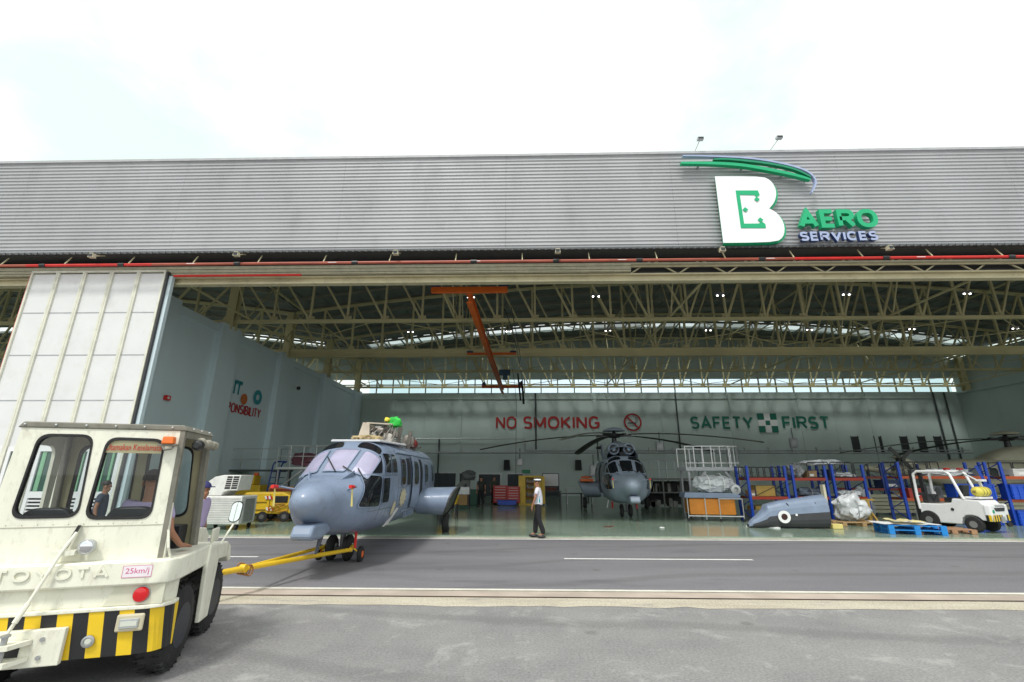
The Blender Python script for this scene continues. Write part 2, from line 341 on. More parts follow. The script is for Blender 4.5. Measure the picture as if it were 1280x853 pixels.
# ------------------------------------------------------------------ hangar
HG = thing('hangar', 'wide open grey hangar with ribbed metal fascia, cream roof trusses and pale green walls', 'hangar', (12, 15, 0))
HG.rotation_euler = (0, 0, 0)
HO = Vector((-12, -15, 0))
def hp(mb, name, m=None, smooth=False, bevel=0):
    o = mb.build(name, m, HG, smooth, bevel); o.location = HO; return o
XL, XR, YB = -15.0, 39.5, 42.0
clad_m = mat('ribbed_cladding', (.44, .44, .455), .5, .15, var=.10, scale=.35, stretch=(1.2, 1, .5), dirt=.3, dirtcol=(.27, .27, .28))
b = MB()
z = 9.72; prof = []
while z < 13.55:
    prof += [(0, z), (0, z+.085), (-.035, z+.10), (-.035, z+.135)]; z += .15
prof.append((0, z)); prof.append((.12, z)); prof.append((.12, 9.72))
xs = [-75+6.2*i for i in range(20)]
for x0, x1 in zip(xs, xs[1:]):
    x1 = min(x1, 41)
    if x0 >= 41: break
    b.prism(prof, lambda y, zz, X=x0+.003: (X, 14.8+y, zz), lambda y, zz, X=x1-.003: (X, 14.8+y, zz))
hp(b, 'fascia_cladding', clad_m)
TRIM = 13.62
hp(MB().box(-75.1, 41.1, 14.72, 15.1, 13.60, 13.70), 'roof_capping', mat('capping', (.42, .42, .44), .5))
b = MB(); b.box(-75, 41, 14.72, 14.80, 9.63, 9.70)
x = -40
while x < 41: b.box(x, x+.09, 14.70, 14.719, 9.60, 9.69); x += .24
hp(b, 'drip_edge', mat('dark_trim', (.09, .095, .10), .5))
hp(MB().box(-75, 41, 14.94, 15.9, 9.66, 9.72), 'soffit', mat('soffit_dark', (.05, .05, .05), .6))
hp(MB().box(-75, 41, 15.87, 15.94, 9.07, 9.655), 'soffit_backing', mat('soffit_dark', (.05, .05, .05), .6))
b = MB(); b.box(-75, 41, 15.60, 15.86, 8.76, 8.83); b.box(-75, 41, 15.70, 15.78, 8.831, 8.999); b.box(-75, 41, 15.58, 15.86, 9.0, 9.06)
hp(b, 'header_beam', creamd)
b = MB()
for k in range(5): b.box(-75, 4 if k != 4 else 41, 15.42-.03*(k % 2), 15.56, 9.075+.07*k, 9.075+.07*k+.055)
hp(b, 'header_lining', mat('lining_cream', (.5, .47, .34), .6, var=.15, dirt=.3))
b = MB(); x = 4
b.box(4, 41, 15.56, 15.62, 9.3, 9.36)
while x < 40.5:
    b.bar((x, 15.7, 9.06), (x+.9, 15.7, 9.65), .05); b.bar((x+.9, 15.7, 9.65), (x+1.8, 15.7, 9.06), .05); x += 1.8
hp(b, 'header_lattice', creamd)
# roof arches over the two bays
BAYS = [(-70.0, XL), (XL, XR)]
def rz_(x):
    for a, c in BAYS:
        if a <= x <= c: return 14.4-.0027*(x-(a+c)/2)**2
    return 12.2
deck_m = mat('roof_deck', (.20, .23, .21), .55, .2, var=.15, scale=.4)
def roof_strip(y0, y1, name='roof'):
    b = MB()
    for a, c in BAYS:
        nx = 100 if a == XL else 40
        px = [a+(c-a)*i/nx for i in range(nx+1)]
        for i in range(nx):
            x0, x1 = px[i], px[i+1]; z0, z1 = rz_(x0+1e-6), rz_(x1-1e-6)
            dz = .0 if i % 2 else .05
            b.add([(x0, y0, z0+dz), (x1, y0, z1+dz), (x1, y1, z1+dz), (x0, y1, z0+dz), (x0, y0, z0+.2), (x1, y0, z1+.2), (x1, y1, z1+.2), (x0, y1, z0+.2)],
                  [(0, 1, 2, 3), (4, 5, 6, 7), (0, 1, 5, 4), (2, 3, 7, 6), (0, 3, 7, 4), (1, 2, 6, 5)])
    return hp(b, name, deck_m)
roof_strip(16.9, 37.0); roof_strip(39.0, 42.2)
b = MB()
for a, c in BAYS:
    for i in range(30):
        x0, x1 = a+(c-a)*i/30, a+(c-a)*(i+1)/30
        b.prism([(x0, 13.3), (x1, 13.3), (x1, rz_(x1-1e-4)+.15), (x0, rz_(x0+1e-4)+.15)], lambda u, v: (u, 16.75, v), lambda u, v: (u, 16.895, v))
b.box(-75, 41, 15.11, 16.74, 13.3, 13.4)
hp(b, 'light_leak_closure', deck_m)  # closure added behind the fascia to keep light from leaking in
for a, c in BAYS:    # the translucent band is solid again near both eaves
    for x0, x1 in ((a, a+1.5), (c-2, c)):
        b = MB(); b.prism([(x0, rz_(x0+.01)), (x1, rz_(x1-.01)), (x1, rz_(x1-.01)+.15), (x0, rz_(x0+.01)+.15)], lambda u, v: (u, 37.0, v), lambda u, v: (u, 39.0, v)); hp(b, 'eaves_panel', deck_m)
sky_glass = glass('skylight_sheet', (.62, .67, .67), .05, .3)
b = MB()
for a, c in BAYS[1:]:
    x = a+1.5
    while x < c-2.1:
        x1 = min(x+1.45, c-2); b.add([(x, 37, rz_(x)+.03), (x1, 37, rz_(x1)+.03), (x1, 39, rz_(x1)+.03), (x, 39, rz_(x)+.03)], [(0, 1, 2, 3)]); x += 1.5
hp(b, 'skylight', sky_glass)
x = XL+1.5
while x < XR-2:
    hp(MB().box(x-.06, x+.06, 37, 39, rz_(x)-.06, rz_(x)+.02), 'skylight_bar', deck_m); x += 1.5
purl = mat('purlin_steel', (.25, .25, .19), .6, var=.15)
for Y in [17.6+1.75*i for i in range(14)]:
    if abs(Y-38) < 1.1: continue
    b = MB()
    for a, c in BAYS:
        N_ = 16
        for i in range(N_):
            x0, x1 = a+(c-a)*i/N_, a+(c-a)*(i+1)/N_
            b.bar((x0, Y, rz_(x0+1e-4)-.13), (x1, Y, rz_(x1-1e-4)-.13), .09, .16)
    hp(b, 'purlin', purl)
truss_m = mat('truss_cream', (.60, .54, .30), .5, var=.12, scale=.6)
def truss(Y, a, c, zb, cb, nP, heavy=False):
    b = MB(); xs = [a+.15+(c-a-.3)*i/nP for i in range(nP+1)]
    top = [Vector((x, Y, rz_(min(max(x, a+.01), c-.01))-.42)) for x in xs]
    b.box(a, c, Y-cb/2, Y+cb/2, zb, zb+.16)
    if heavy: b.box(a, c, Y-.05, Y+.05, zb-.28, zb-.001); b.box(a, c, Y-.16, Y+.16, zb-.36, zb-.281)
    for p, q in zip(top, top[1:]): b.bar(p, q, .16, .16)
    mid = nP//2-2
    for i, x in enumerate(xs):
        b.bar((x, Y, zb+.161), top[i]-Vector((0, 0, .081)), .10 if not heavy else .12)
        if i < nP:
            if i < mid: b.bar((xs[i+1]-.06, Y, zb+.18), top[i]+Vector((.06, 0, -.1)), .095)
            else: b.bar((x+.06, Y, zb+.18), top[i+1]+Vector((-.06, 0, -.1)), .095)
        b.box(x-.2, x+.2, Y-.012, Y+.012, zb+.165, zb+.36)
    hp(b, 'roof_truss', truss_m)
for Y, hv in ((22.0, False), (27.8, True), (34.0, False), (40.6, False)):
    truss(Y, XL, XR, 9.36, .2, 28, hv); truss(Y, -70, XL, 9.36, .2, 28, hv)
for X in (-14.2, -3.5, 7.5, 18.5, 29.5, 38.6):   # bracing trusses along the depth
    b = MB(); zt = rz_(X)-.5; zb = 9.6; ys = [16+1.95*i for i in range(14)]
    b.bar((X, 16, zb), (X, 41.8, zb), .08); b.bar((X, 16, zt), (X, 41.8, zt), .09)
    for i, y in enumerate(ys[:-1]):
        b.bar((X, y, zb), (X, ys[i+1], zt), .05) if i % 2 else b.bar((X, y, zt), (X, ys[i+1], zb), .05)
    hp(b, 'bracing_truss', truss_m)
b = MB()
for y0, y1 in ((22.0, 27.8), (27.8, 34.0), (34.0, 40.6)):
    x = XL
    while x < XR-7:
        b.tube([(x, y0+.2, 9.58), (x+7.8, y1-.2, 9.58)], .025, 5); b.tube([(x+7.8, y0+.2, 9.64), (x, y1-.2, 9.64)], .025, 5); x += 7.8
hp(b, 'wind_bracing', truss_m)
for X, Y in [(x, y) for x in (XL-.1, 39.1) for y in (22.0, 27.8, 34.0, 40.6)]:
    b = MB(); zt = 12.0
    b.box(X-.22, X+.22, Y-.2, Y-.17, 9.0, zt); b.box(X-.22, X+.22, Y+.17, Y+.2, 9.0, zt); b.box(X-.03, X+.03, Y-.169, Y+.169, 9.0, zt)
    hp(b, 'column', truss_m)
# walls
b = MB(); b.box(-70, 39.8, YB, YB+.3, 0, 9.15)
x = -68
while x < 39: b.box(x, x+.35, YB-.06, YB-.001, 0, 9.0) if int((x+68)/3.1) % 2 == 0 else b.box(x, x+.03, YB-.02, YB-.001, 0, 9); x += 3.1
b.box(-14.9, 39.4, YB-.09, YB-.061, 8.55, 8.72)
b.box(-70, 39.8, YB, YB+.3, 10.45, 12.2)
for a, c in BAYS:
    for i in range(24):
        x0, x1 = a+(c-a)*i/24, a+(c-a)*(i+1)/24
        b.prism([(x0, 12.201), (x1, 12.201), (x1, rz_(x1-1e-4)-.01), (x0, rz_(x0+1e-4)-.01)], lambda u, v: (u, YB+.01, v), lambda u, v: (u, YB+.19, v))
hp(b, 'back_wall', wallm)
b = MB(); x = -13.8
b.box(-70, 39.8, YB+.05, YB+.15, 9.88, 9.98)
while x < 39.5: b.box(x-.05, x+.05, YB+.04, YB+.16, 9.151, 10.449); x += 1.55
hp(b, 'clerestory_frame', creamd)
hp(MB().box(-14.5, 39.3, YB+.18, YB+.19, 9.151, 10.449), 'clerestory_glass', glass('clerestory', (.85, .93, .97), .05, .2))
b = MB(); b.box(XL-.5, XL-.3, 16.9, YB-.001, 0, 9.1)
for y in (16.9, 22.0-.7, 27.8-.7, 34.0-.7, 40.2): b.box(XL-.299, XL+.02, y, y+1.5, 0, 9.2)
b.box(XL-.299, XL-.2, 16.9, YB-.01, 8.7, 9.1)
hp(b, 'dividing_wall', mat('wall_paint_blue', (.62, .73, .77), .65, var=.07, scale=.3, stretch=(1, 1, .4)))
b = MB(); b.box(39.5, 39.8, 15.2, YB-.001, 0, 12.1)
for y in (22.0-.4, 27.8-.4, 34.0-.4): b.box(39.1, 39.499, y, y+.8, 0, 9.3)
b.box(39.25, 39.499, 15.3, YB-.01, 8.9, 9.05)
hp(b, 'side_wall', wallm)
hp(MB().box(-70.3, -70, 15.2, YB, 0, 12.1), 'side_wall', wallm)
b = MB(); b.tube([(-14.9, YB-.2, 3.72), (39.3, YB-.2, 3.72)], .07, 6)
b.tube([(-14.9, YB-.25, 4.95), (.1, YB-.25, 4.95), (.15, YB-.25, 4.9), (.15, YB-.25, 4.0), (.3, YB-.25, 3.9), (39, YB-.25, 3.95)], .05, 6)
x = -14
while x < 39: b.box(x, x+.06, YB-.2, YB-.061, 3.7, 4.2); x += 2.1
hp(b, 'wall_pipe', galv)
darkpipe = mat('dark_conduit', (.06, .075, .075), .6)
for x, z0, z1 in ((1.15, 4, 9.1), (14.0, 4, 9.1), (-7.6, 0, 4.9), (37.2, 0, 9.1), (38.2, 0, 9.1)):
    hp(MB().tube([(x, YB-.15, z0), (x, YB-.15, z1)], .07, 6), 'conduit', darkpipe)
hp(MB().tube([(39.3, 33, .5), (39.3, 33, 8.9)], .08, 6), 'conduit', darkpipe)
for x0, x1, zt in ((-7.9, -4.8, 1.95), (-3.95, -2.05, 1.86), (-1.4, -.05, 1.88), (1.9, 3.15, 1.88)):
    hp(MB().use(mat('doorway_shade', (.035, .045, .055), .6)).box(x0, x1, YB-.03, YB-.001, .05, zt).use(galv).box(x0-.08, x0-.001, YB-.05, YB-.001, .05, zt+.08).box(x1+.001, x1+.08, YB-.05, YB-.001, .05, zt+.08).box(x0, x1, YB-.05, YB-.001, zt+.001, zt+.08), 'doorway')  # dark panel in a frame, painted in place of a shaded opening
for x in (29.5, 31.5, 33.75, 35.3, 36.7):
    hp(MB().use(mat('louvre_dark', (.03, .035, .035), .5)).box(x-.28, x+.28, YB-.05, YB-.001, 3.75, 5.15).use(darkpipe).box(x-.33, x-.281, YB-.07, YB-.001, 3.7, 5.2).box(x+.281, x+.33, YB-.07, YB-.001, 3.7, 5.2), 'wall_window')
# the hangar's left bay back office block glimpsed past the door is part of the back wall above

# ------------------------------------------------------------------ sliding door
SD = thing('sliding_door', 'tall white panelled sliding hangar door with cream ribs and green glass windows at its foot', 'hangar door', (-16, 15.3, 0))
def sp(mb, name, m=None, par=None, bevel=0): o = mb.build(name, m, par or SD, bevel=bevel); o.location = (16, -15.3, 0) if par is None else (0, 0, 0); return o
dx0, dx1 = -18.45, -13.3; cols = 5; cw = (dx1-dx0)/cols
b = MB(); b.box(dx0+.05, dx1-.05, 15.30, 15.42, 2.75, 9.08)
sp(b, 'door_panel', panelw)
b = MB()
for i in range(cols+1):
    x = dx0+cw*i; w_ = .07
    b.box(x-w_+(w_ if i == 0 else 0), x+w_-(w_ if i == cols else 0), 15.24, 15.298, 0.02, 9.12)
    if 0 < i < cols: b.box(x-.008, x+.008, 15.232, 15.2395, 2.75, 9.1)
b.box(dx0, dx1, 15.24, 15.298, 9.121, 9.2)
sp(b, 'door_rib', mat('rib_cream', (.72, .71, .60), .5, dirt=.2, dirtcol=(.4, .37, .28)))
b = MB()
for zz in (4.3, 5.92, 7.52): b.box(dx0+.1, dx1-.1, 15.292, 15.2995, zz, zz+.035)
sp(b, 'panel_joint', mat('joint_grey', (.36, .37, .38), .6))
b = MB(); b.box(dx1+.001, dx1+.07, 15.27, 15.5, 0.05, 9.15)
sp(b, 'edge_gap_shade', mat('gap_shade', (.05, .05, .055), .6))  # dark strip standing in for the shaded gap beside the leaf
sp(MB().box(dx1+.071, dx1+.2, 15.36, 15.5, .05, 9.0), 'edge_rail', mat('wall_paint_blue', (.62, .73, .77), .65))
sp(MB().box(dx0-.04, dx0-.001, 15.26, 15.36, 0.05, 9.1), 'edge_strip', redp)
gcur = mat('green_curtain', (.20, .42, .25), .7, var=.25, scale=3, stretch=(6, 1, .2))
dgg = mat('green_pane', (.012, .07, .05), .08, ior=1.6)
for i in range(cols):
    x0 = dx0+cw*i+.1; x1 = x0+cw-.2
    f = sp(MB().box(x0, x1, 15.27, 15.36, 2.6, 2.745).box(x0, x0+.12, 15.27, 15.36, .1, 2.599).box(x1-.12, x1, 15.27, 15.36, .1, 2.599).box(x0+.121, x1-.121, 15.27, 15.36, 1.12, 1.32).box(x0+.121, x1-.121, 15.27, 15.36, .1, .2), 'window_frame', white)
    sp(MB().box(x0+.121, x1-.121, 15.31, 15.33, 1.321, 2.599), 'pane', dgg, f)
    sp(MB().box(x0+.2, x0+.34, 15.295, 15.308, 1.33, 2.59).box(x1-.3, x1-.22, 15.295, 15.308, 1.33, 2.59), 'curtain', gcur, f)
    b = MB(); zz = .24
    while zz < 1.08: b.box(x0+.121, x1-.121, 15.29, 15.34, zz, zz+.05); zz += .11
    sp(b, 'louvre', white, f); sp(MB().box(x0+.121, x1-.121, 15.345, 15.35, .2, 1.119), 'louvre_back', dark, f)
# ------------------------------------------------------------------ pipes, floodlights and signs on the front
b = MB()
segs = [(-75, -18.2, redd), (-18.2, -13.5, redp), (-13.5, 9.6, redd), (9.6, 41, redp)]
for x0, x1, m_ in segs: b.use(m_).tube([(x0, 14.82, 9.21), (x1, 14.82, 9.21)], .055, 8)
FP = b.build('fire_pipe', None, smooth=True); tag(FP, 'long red fire water pipe running under the fascia across the whole hangar front', 'pipe')
x = -22.0
while x < 22: MB().tube([(x, 14.82, 9.21), (x+.22, 14.82, 9.21)], .075, 8).build('coupling', blackp, FP); x += 2.95 if int(x) % 2 else 4.3
b = MB(); x = -36
while x < 40:
    b.bar((x, 14.82, 9.26), (x, 15.0, 9.62), .03); x += 2.4
b.build('pipe_hanger', creamd, FP)
b = MB(); x = -12.2
while x < 40: b.box(x, x+.3, 14.762, 14.764, 9.20, 9.22); x += 5.2
b.build('pipe_marking', white, FP)
RP = MB().tube([(-13.0, 15.3, 8.97), (-8.2, 15.3, 8.97)], .045, 8).build('sprinkler_pipe', redp)
tag(RP, 'short thin bright red pipe under the cream header right of the sliding door', 'pipe')
fl0 = None
labs = ['floodlight on the fascia edge above the left sliding door', 'floodlight on the fascia edge right of the sliding door', 'floodlight on the fascia edge above the blue helicopter', 'floodlight on the fascia edge above the no smoking lettering', 'floodlight on the fascia edge right below the white letter B', 'floodlight on the fascia edge below and right of SERVICES']
for k, x in enumerate((-15.5, -10.2, -4.45, 1.3, 7.05, 12.8)):
    if k == 0:
        fl0 = t = thing('floodlight', 'small beige '+labs[0], 'floodlight', (x, 14.85, 9.45), 0, 'floodlights under the fascia')
        MB().bar((0, .1, .2), (-.05, -.25, .02), .04).build('arm', creamd, t)
        MB().prism([(-.1, -.08), (.1, -.08), (.07, .08), (-.07, .08)], lambda u, v: (u-.05, -.38, v), lambda u, v: (u-.05, -.24, v)).build('housing', mat('lamp_beige', (.55, .5, .36), .5), t)
        MB().box(-.12, .02, -.39, -.381, -.06, .05).build('lens', dglass, t)
    else:
        t = copy_tree(fl0); t.location.x = x; tag(t, 'small beige '+labs[k])
# company sign
CS = thing('company_sign', 'large white letter B emblem with green swoosh and raised AERO SERVICES lettering', 'sign', (9, 14.75, 9.6))
grn = mat('sign_green', (.0, .40, .17), .35, var=.04); navy = mat('sign_navy', (.03, .06, .18), .4, var=.04); wsg = mat('sign_white', (.86, .86, .88), .4, var=.02)
lav = mat('sign_grey_blue', (.36, .42, .62), .4, var=.04)
Bp = [(7.1, 12.42), (8.78, 12.40), (9.04, 12.28), (9.18, 12.05), (9.23, 11.77), (9.17, 11.48), (9.05, 11.25), (8.86, 11.05), (9.09, 10.9), (9.23, 10.64), (9.29, 10.38), (9.25, 10.08), (9.12, 9.84), (8.85, 9.70), (7.06, 9.70)]
# round the two bowls
def smoothpoly(P, idx):
    out = []
    for i, p in enumerate(P):
        if i in idx:
            a, c = Vector(P[i-1]), Vector(P[(i+1) % len(P)]); q = Vector(p)
            for t in (.0, .5, 1.0):
                s_ = (a+q)/2; e_ = (q+c)/2; out.append(tuple((1-t)**2*s_+2*t*(1-t)*q+t*t*e_))
        else: out.append(p)
    return out
Bp = smoothpoly(Bp, {1, 2, 3, 4, 5, 6, 8, 9, 10, 11, 12, 13})
def cs(mb, name, m=None): o = mb.build(name, m, CS); o.location = (-9, -14.75, -9.6); return o
b = MB().use(wsg); n_ = len(Bp)
b.add([(x, 14.52, z) for x, z in Bp], [tuple(range(n_))])
b.use(grn).add([(x, 14.522, z) for x, z in Bp]+[(x+.06, 14.70, z-.02) for x, z in Bp], [(i, i+n_, (i+1) % n_+n_, (i+1) % n_) for i in range(n_)])
b.add([(x+.10, 14.6, z-.02) for x, z in Bp]+[(x+.10, 14.72, z-.02) for x, z in Bp], [tuple(range(n_))]+[(i, i+n_, (i+1) % n_+n_, (i+1) % n_) for i in range(n_)])
cs(b, 'emblem')
b = MB(); br = [(7.77, 11.80), (8.56, 11.79), (8.60, 11.60), (8.46, 11.50), (8.43, 11.60), (7.89, 11.62), (7.88, 10.44), (8.4, 10.44), (8.50, 10.52), (8.62, 10.42), (8.62, 10.26), (7.75, 10.27)]
b.prism(br, lambda x, z: (x, 14.50, z), lambda x, z: (x, 14.519, z))
for x, z in ((8.47, 11.42), (8.0, 11.0), (8.47, 10.58)): b.prism([(x-.1, z), (x, z-.1), (x+.1, z), (x, z+.1)], lambda x, z: (x, 14.49, z), lambda x, z: (x, 14.499, z))
cs(b, 'emblem_inlay', grn)
def swoosh(pts, w, y0, y1):
    b = MB(); pts = [Vector(p) for p in pts]
    fine = []
    for i in range(len(pts)-1):
        p0, p1, p2, p3 = pts[max(i-1, 0)], pts[i], pts[i+1], pts[min(i+2, len(pts)-1)]
        for k in range(6):
            t = k/6; fine.append(.5*((2*p1)+(p2-p0)*t+(2*p0-5*p1+4*p2-p3)*t*t+(3*p1-p0-3*p2+p3)*t**3))
    fine.append(pts[-1]); n = len(fine); U = []; D = []
    for i, p in enumerate(fine):
        d = (fine[min(i+1, n-1)]-fine[max(i-1, 0)]).normalized(); nn = Vector((-d.y, d.x)); ww = w*(.35+.65*math.sin(math.pi*min(1, (i+.8)/n))**.4)
        U.append(p+nn*ww/2); D.append(p-nn*ww/2)
    for i in range(n-1):
        q = [U[i], U[i+1], D[i+1], D[i]]
        b.add([(v.x, y0, v.y) for v in q]+[(v.x, y1, v.y) for v in q], [(0, 1, 2, 3), (4, 5, 6, 7), (0, 1, 5, 4), (2, 3, 7, 6)]+([(0, 3, 7, 4)] if i == 0 else [])+([(1, 2, 6, 5)] if i == n-2 else []))
    return b
cs(swoosh([(5.9, 12.98), (7.0, 12.95), (8.09, 12.85), (9.15, 12.62), (9.94, 12.40), (10.50, 12.20)], .13, 14.45, 14.6), 'swoosh', grn)
cs(swoosh([(7.1, 13.09), (7.71, 13.08), (9.06, 12.88), (9.97, 12.62), (10.50, 12.28)], .08, 14.42, 14.56), 'swoosh', mat('sign_green_dark', (.0, .25, .12), .4))
cs(swoosh([(5.99, 13.27), (7.03, 13.23), (8.4, 13.12), (9.47, 12.90), (10.25, 12.62), (10.58, 12.33), (10.63, 12.01), (10.42, 11.62)], .07, 14.42, 14.56), 'swoosh', lav)
o = stroke_text('AERO', 2.75, .76, .25, T(9.78, 14.63, 10.2) @ FR, grn, 'lettering', CS, .17, grn, 0, .26); o.location = (-9, -14.75, -9.6)
o = stroke_text('SERVICES', 2.68, .36, .22, T(9.75, 14.64, 9.74) @ FR, lav, 'lettering', CS, .13, navy, 0, .3); o.location = (-9, -14.75, -9.6)
# mounting pieces bringing the letters back to the cladding
b = MB()
for x in (10.1, 10.9, 11.6, 12.2): b.box(x-.03, x+.03, 14.63, 14.762, 10.3, 10.36); b.box(x-.03, x+.03, 14.64, 14.762, 9.8, 9.84)
for x, z in ((6.6, 12.96), (8.2, 12.85), (9.6, 12.5), (7.6, 12.1), (8.8, 10.3), (9.5, 12.9), (7.4, 13.2), (10.45, 12.3)): b.box(x-.03, x+.03, 14.57, 14.762, z-.03, z+.03)
cs(b, 'bracket', steel)
for k, (x, dx) in enumerate(((6.6, .2), (9.42, .36))):
    t = thing('roof_lamp', ('thin spotlight pole on the roof edge above the start of the swoosh', 'thin spotlight pole on the roof edge above the curved end of the swoosh')[k], 'lamp', (x, 14.9, 13.65), 0, 'spotlight poles on the roof edge')
    MB().tube([(0, 0, .04), (dx*.8, -.3, .42)], .015, 6).build('pole', galv, t)
    MB().box(dx*.8-.1, dx*.8+.12, -.42, -.28, .40, .50).build('lamp_head', galv, t)
    MB().box(dx*.8-.09, dx*.8+.11, -.425, -.421, .41, .49).build('lens', dglass, t)

# lettering on the walls
redl = mat('letter_red', (.42, .02, .02), .6); grl = mat('letter_green', (.01, .16, .11), .6)
NS = thing('no_smoking_lettering', '', 'x', (-2.48, YB-.068, 5.80)); stroke_text('NO', 1.88, 1.2, .2, FR, redl, 'word', NS, .02); stroke_text('SMOKING', 6.95, 1.2, .2, T(2.5, 0, 0) @ FR, redl, 'word', NS, .02)
NS['label'] = ''; tag(NS, 'large dark red NO SMOKING lettering on the back wall', 'wall lettering')
t = thing('no_smoking_symbol', 'round red no smoking symbol with black cigarette on the back wall', 'sign', (9.95, YB-.068, 6.42))
b = MB(); N_ = 32
for k in range(N_):
    a0, a1 = 2*math.pi*k/N_, 2*math.pi*(k+1)/N_
    b.add([(r_*math.cos(a), yy, r_*math.sin(a)) for yy in (0, -.03) for r_, a in ((.80, a0), (.80, a1), (.66, a1), (.66, a0))], [(0, 1, 2, 3), (0, 1, 5, 4), (2, 3, 7, 6)])
b.bar((-.5, -.015, .5), (.5, -.015, -.5), .03, .13)
b.build('ring', redl, t)
b = MB(); b.box(-.45, .3, -.05, -.031, -.13, -.02); b.tube([(.38, -.04, 0), (.42, -.04, .2), (.25, -.04, .3), (.3, -.04, .45)], .025, 5)
b.build('cigarette', blackp, t)
SF = thing('safety_first_lettering', 'green SAFETY FIRST lettering with a green and white cross emblem on the back wall', 'wall lettering', (21, YB-.068, 5.8))
stroke_text('SAFETY', 5.6, 1.16, .2, T(-5.85, 0, 0) @ FR, grl, 'lettering', SF, .02)
stroke_text('FIRST', 4.2, 1.16, .2, T(2.35, 0, 0) @ FR, grl, 'lettering', SF, .02)
b = MB().use(grl); cx, cz = 1.05, .55
for sx in (-1, 1):
    for sz in (-1, 1): b.box(cx+sx*.28, cx+sx*.85, -.02, 0, cz+sz*.28, cz+sz*.85)
b.use(white).box(cx-.27, cx+.27, -.02, 0, cz-.85, cz+.85).box(cx-.85, cx-.271, -.02, 0, cz-.27, cz+.27).box(cx+.271, cx+.85, -.02, 0, cz-.27, cz+.27)
b.use(grl).box(cx-.2, cx+.2, -.03, -.021, cz-.2, cz+.2)
b.build('cross_emblem', None, SF)
LW = Matrix.Rotation(R(90), 4, 'Z') @ FR
RS = thing('responsibility_lettering', 'red RESPONSIBILITY lettering under teal and orange round marks on the left wall', 'wall lettering', (XL-.28, 24.7, 4.95))
stroke_text('RESPONSIBILITY', 4.1, .55, .2, T(0, -2.6, 0) @ LW, redl, 'lettering', RS, .02)
teal = mat('teal_vinyl', (.02, .28, .33), .6)
text('rr', .7, .75, T(0, -1.3, 1.0) @ LW, teal, 'lettering', RS, .02, .01)
def ringx(b, y, z, ro, ri, n=24):
    for k in range(n):
        a0, a1 = 2*math.pi*k/n, 2*math.pi*(k+1)/n
        b.add([(.03, y+r_*math.cos(a), z+r_*math.sin(a)) for r_, a in ((ro, a0), (ro, a1), (ri, a1), (ri, a0))], [(0, 1, 2, 3)])
b = MB(); ringx(b, .95, 1.15, .42, .17); b.build('round_mark', teal, RS)
b = MB(); ringx(b, -.3, .85, .3, .01); b.build('round_mark', mat('vinyl_orange', (.55, .14, .02), .6), RS)

# ------------------------------------------------------------------ lamps under the roof
bulb = mat('lit_lamp', (1, .97, .9), .4, emit=9, var=0)
l0 = None
rows = [(19.7, [-2.4, 3.4, 9.1, 14.8, 20.2], 'front'), (25.0, [-6.5, -.8, 4.9, 10.6, 16.3, 22.0, 27.7], 'second'), (30.0, [-12.2, -6.5, -.8, 4.9, 10.6, 16.3, 22.0, 27.7, 33.4], 'third'), (35.6, [-12.2, -6.5, -.8, 4.9, 10.6, 16.3, 22.0, 27.7, 33.4], 'rearmost')]
for Y, xs_, nm in rows:
    for i, x in enumerate(xs_):
        if l0 is None:
            t = l0 = thing('ceiling_lamp', '', 'ceiling lamp', (x, Y, 9.8), 0, 'lit twin lamps hanging under the roof trusses')
            MB().box(-.22, .22, -.05, .05, .06, .12).tube([(0, 0, .12), (0, 0, .9)], .012, 5).build('lamp_bracket', steel, t)
            for sx in (-.13, .13): MB().lathe([(.05, .055), (.085, 0)], (sx, 0, 0)).build('reflector', steel, t); MB().ball((sx, 0, -.01), .036, 8).build('bulb', bulb, t)
        else: t = copy_tree(l0); t.location = (x, Y, 9.8)
        tag(t, 'lit twin ceiling lamp, %s from the left in the %s row under the roof' % (['first', 'second', 'third', 'fourth', 'fifth', 'sixth', 'seventh', 'eighth', 'ninth'][i], nm))

# ------------------------------------------------------------------ overhead crane
CR = thing('overhead_crane', 'orange overhead crane beam hanging under the roof trusses with three cross beams and a hoist', 'crane', (-1, 17.2, 8.9))
CX = lambda y: -1.15+.017*y
p0, p1 = Vector((CX(0), 0, -.15)), Vector((CX(22.4), 22.4, -.05))
b = MB(); b.bar(p0, p1, .06, .34); b.bar(p0+Vector((0, 0, .17)), p1+Vector((0, 0, .17)), .24, .05); b.bar(p0-Vector((0, 0, .17)), p1-Vector((0, 0, .17)), .24, .05)
b.build('main_girder', orange, CR)
for y, w_, zz in ((-.1, 1.55, .08), (10.6, 1.55, .15), (21.4, 1.75, .1)):
    g = MB().box(-w_+CX(y), w_+CX(y), y-.09, y+.09, zz-.02, zz+.2).build('cross_beam', orange, CR)
    for sx in (-1, 1): MB().lathe([(.05, -.1), (.17, -.08), (.17, .08), (.05, .1)], (sx*(w_-.18)+CX(y), y, zz+.34), 'y', 12).box(sx*(w_-.18)-.2+CX(y), sx*(w_-.18)+.2+CX(y), y-.12, y+.12, zz+.21, zz+.3).build('wheel_block', mat('crane_blue', (.02, .06, .13), .5), g)
h = MB().box(-.6, .15, 12.7, 13.3, -.55, -.25).box(-.35, -.05, 12.9, 13.1, -.9, -.55).build('hoist', mat('hoist_blue', (.015, .05, .09), .5), CR)
b = MB(); b.tube([(.3, 12.9, -.2), (.45, 13.2, -1.2), (.55, 13.5, -2.4), (.5, 13.6, -7.6)], .015, 5)
b.tube([(.9, 19, .2), (1.0, 19.6, -.6), (1.05, 20, -1.5)], .09, 6); b.tube([(.6, 18, .6), (.7, 19, -.2), (.8, 20, -1.2)], .07, 6)
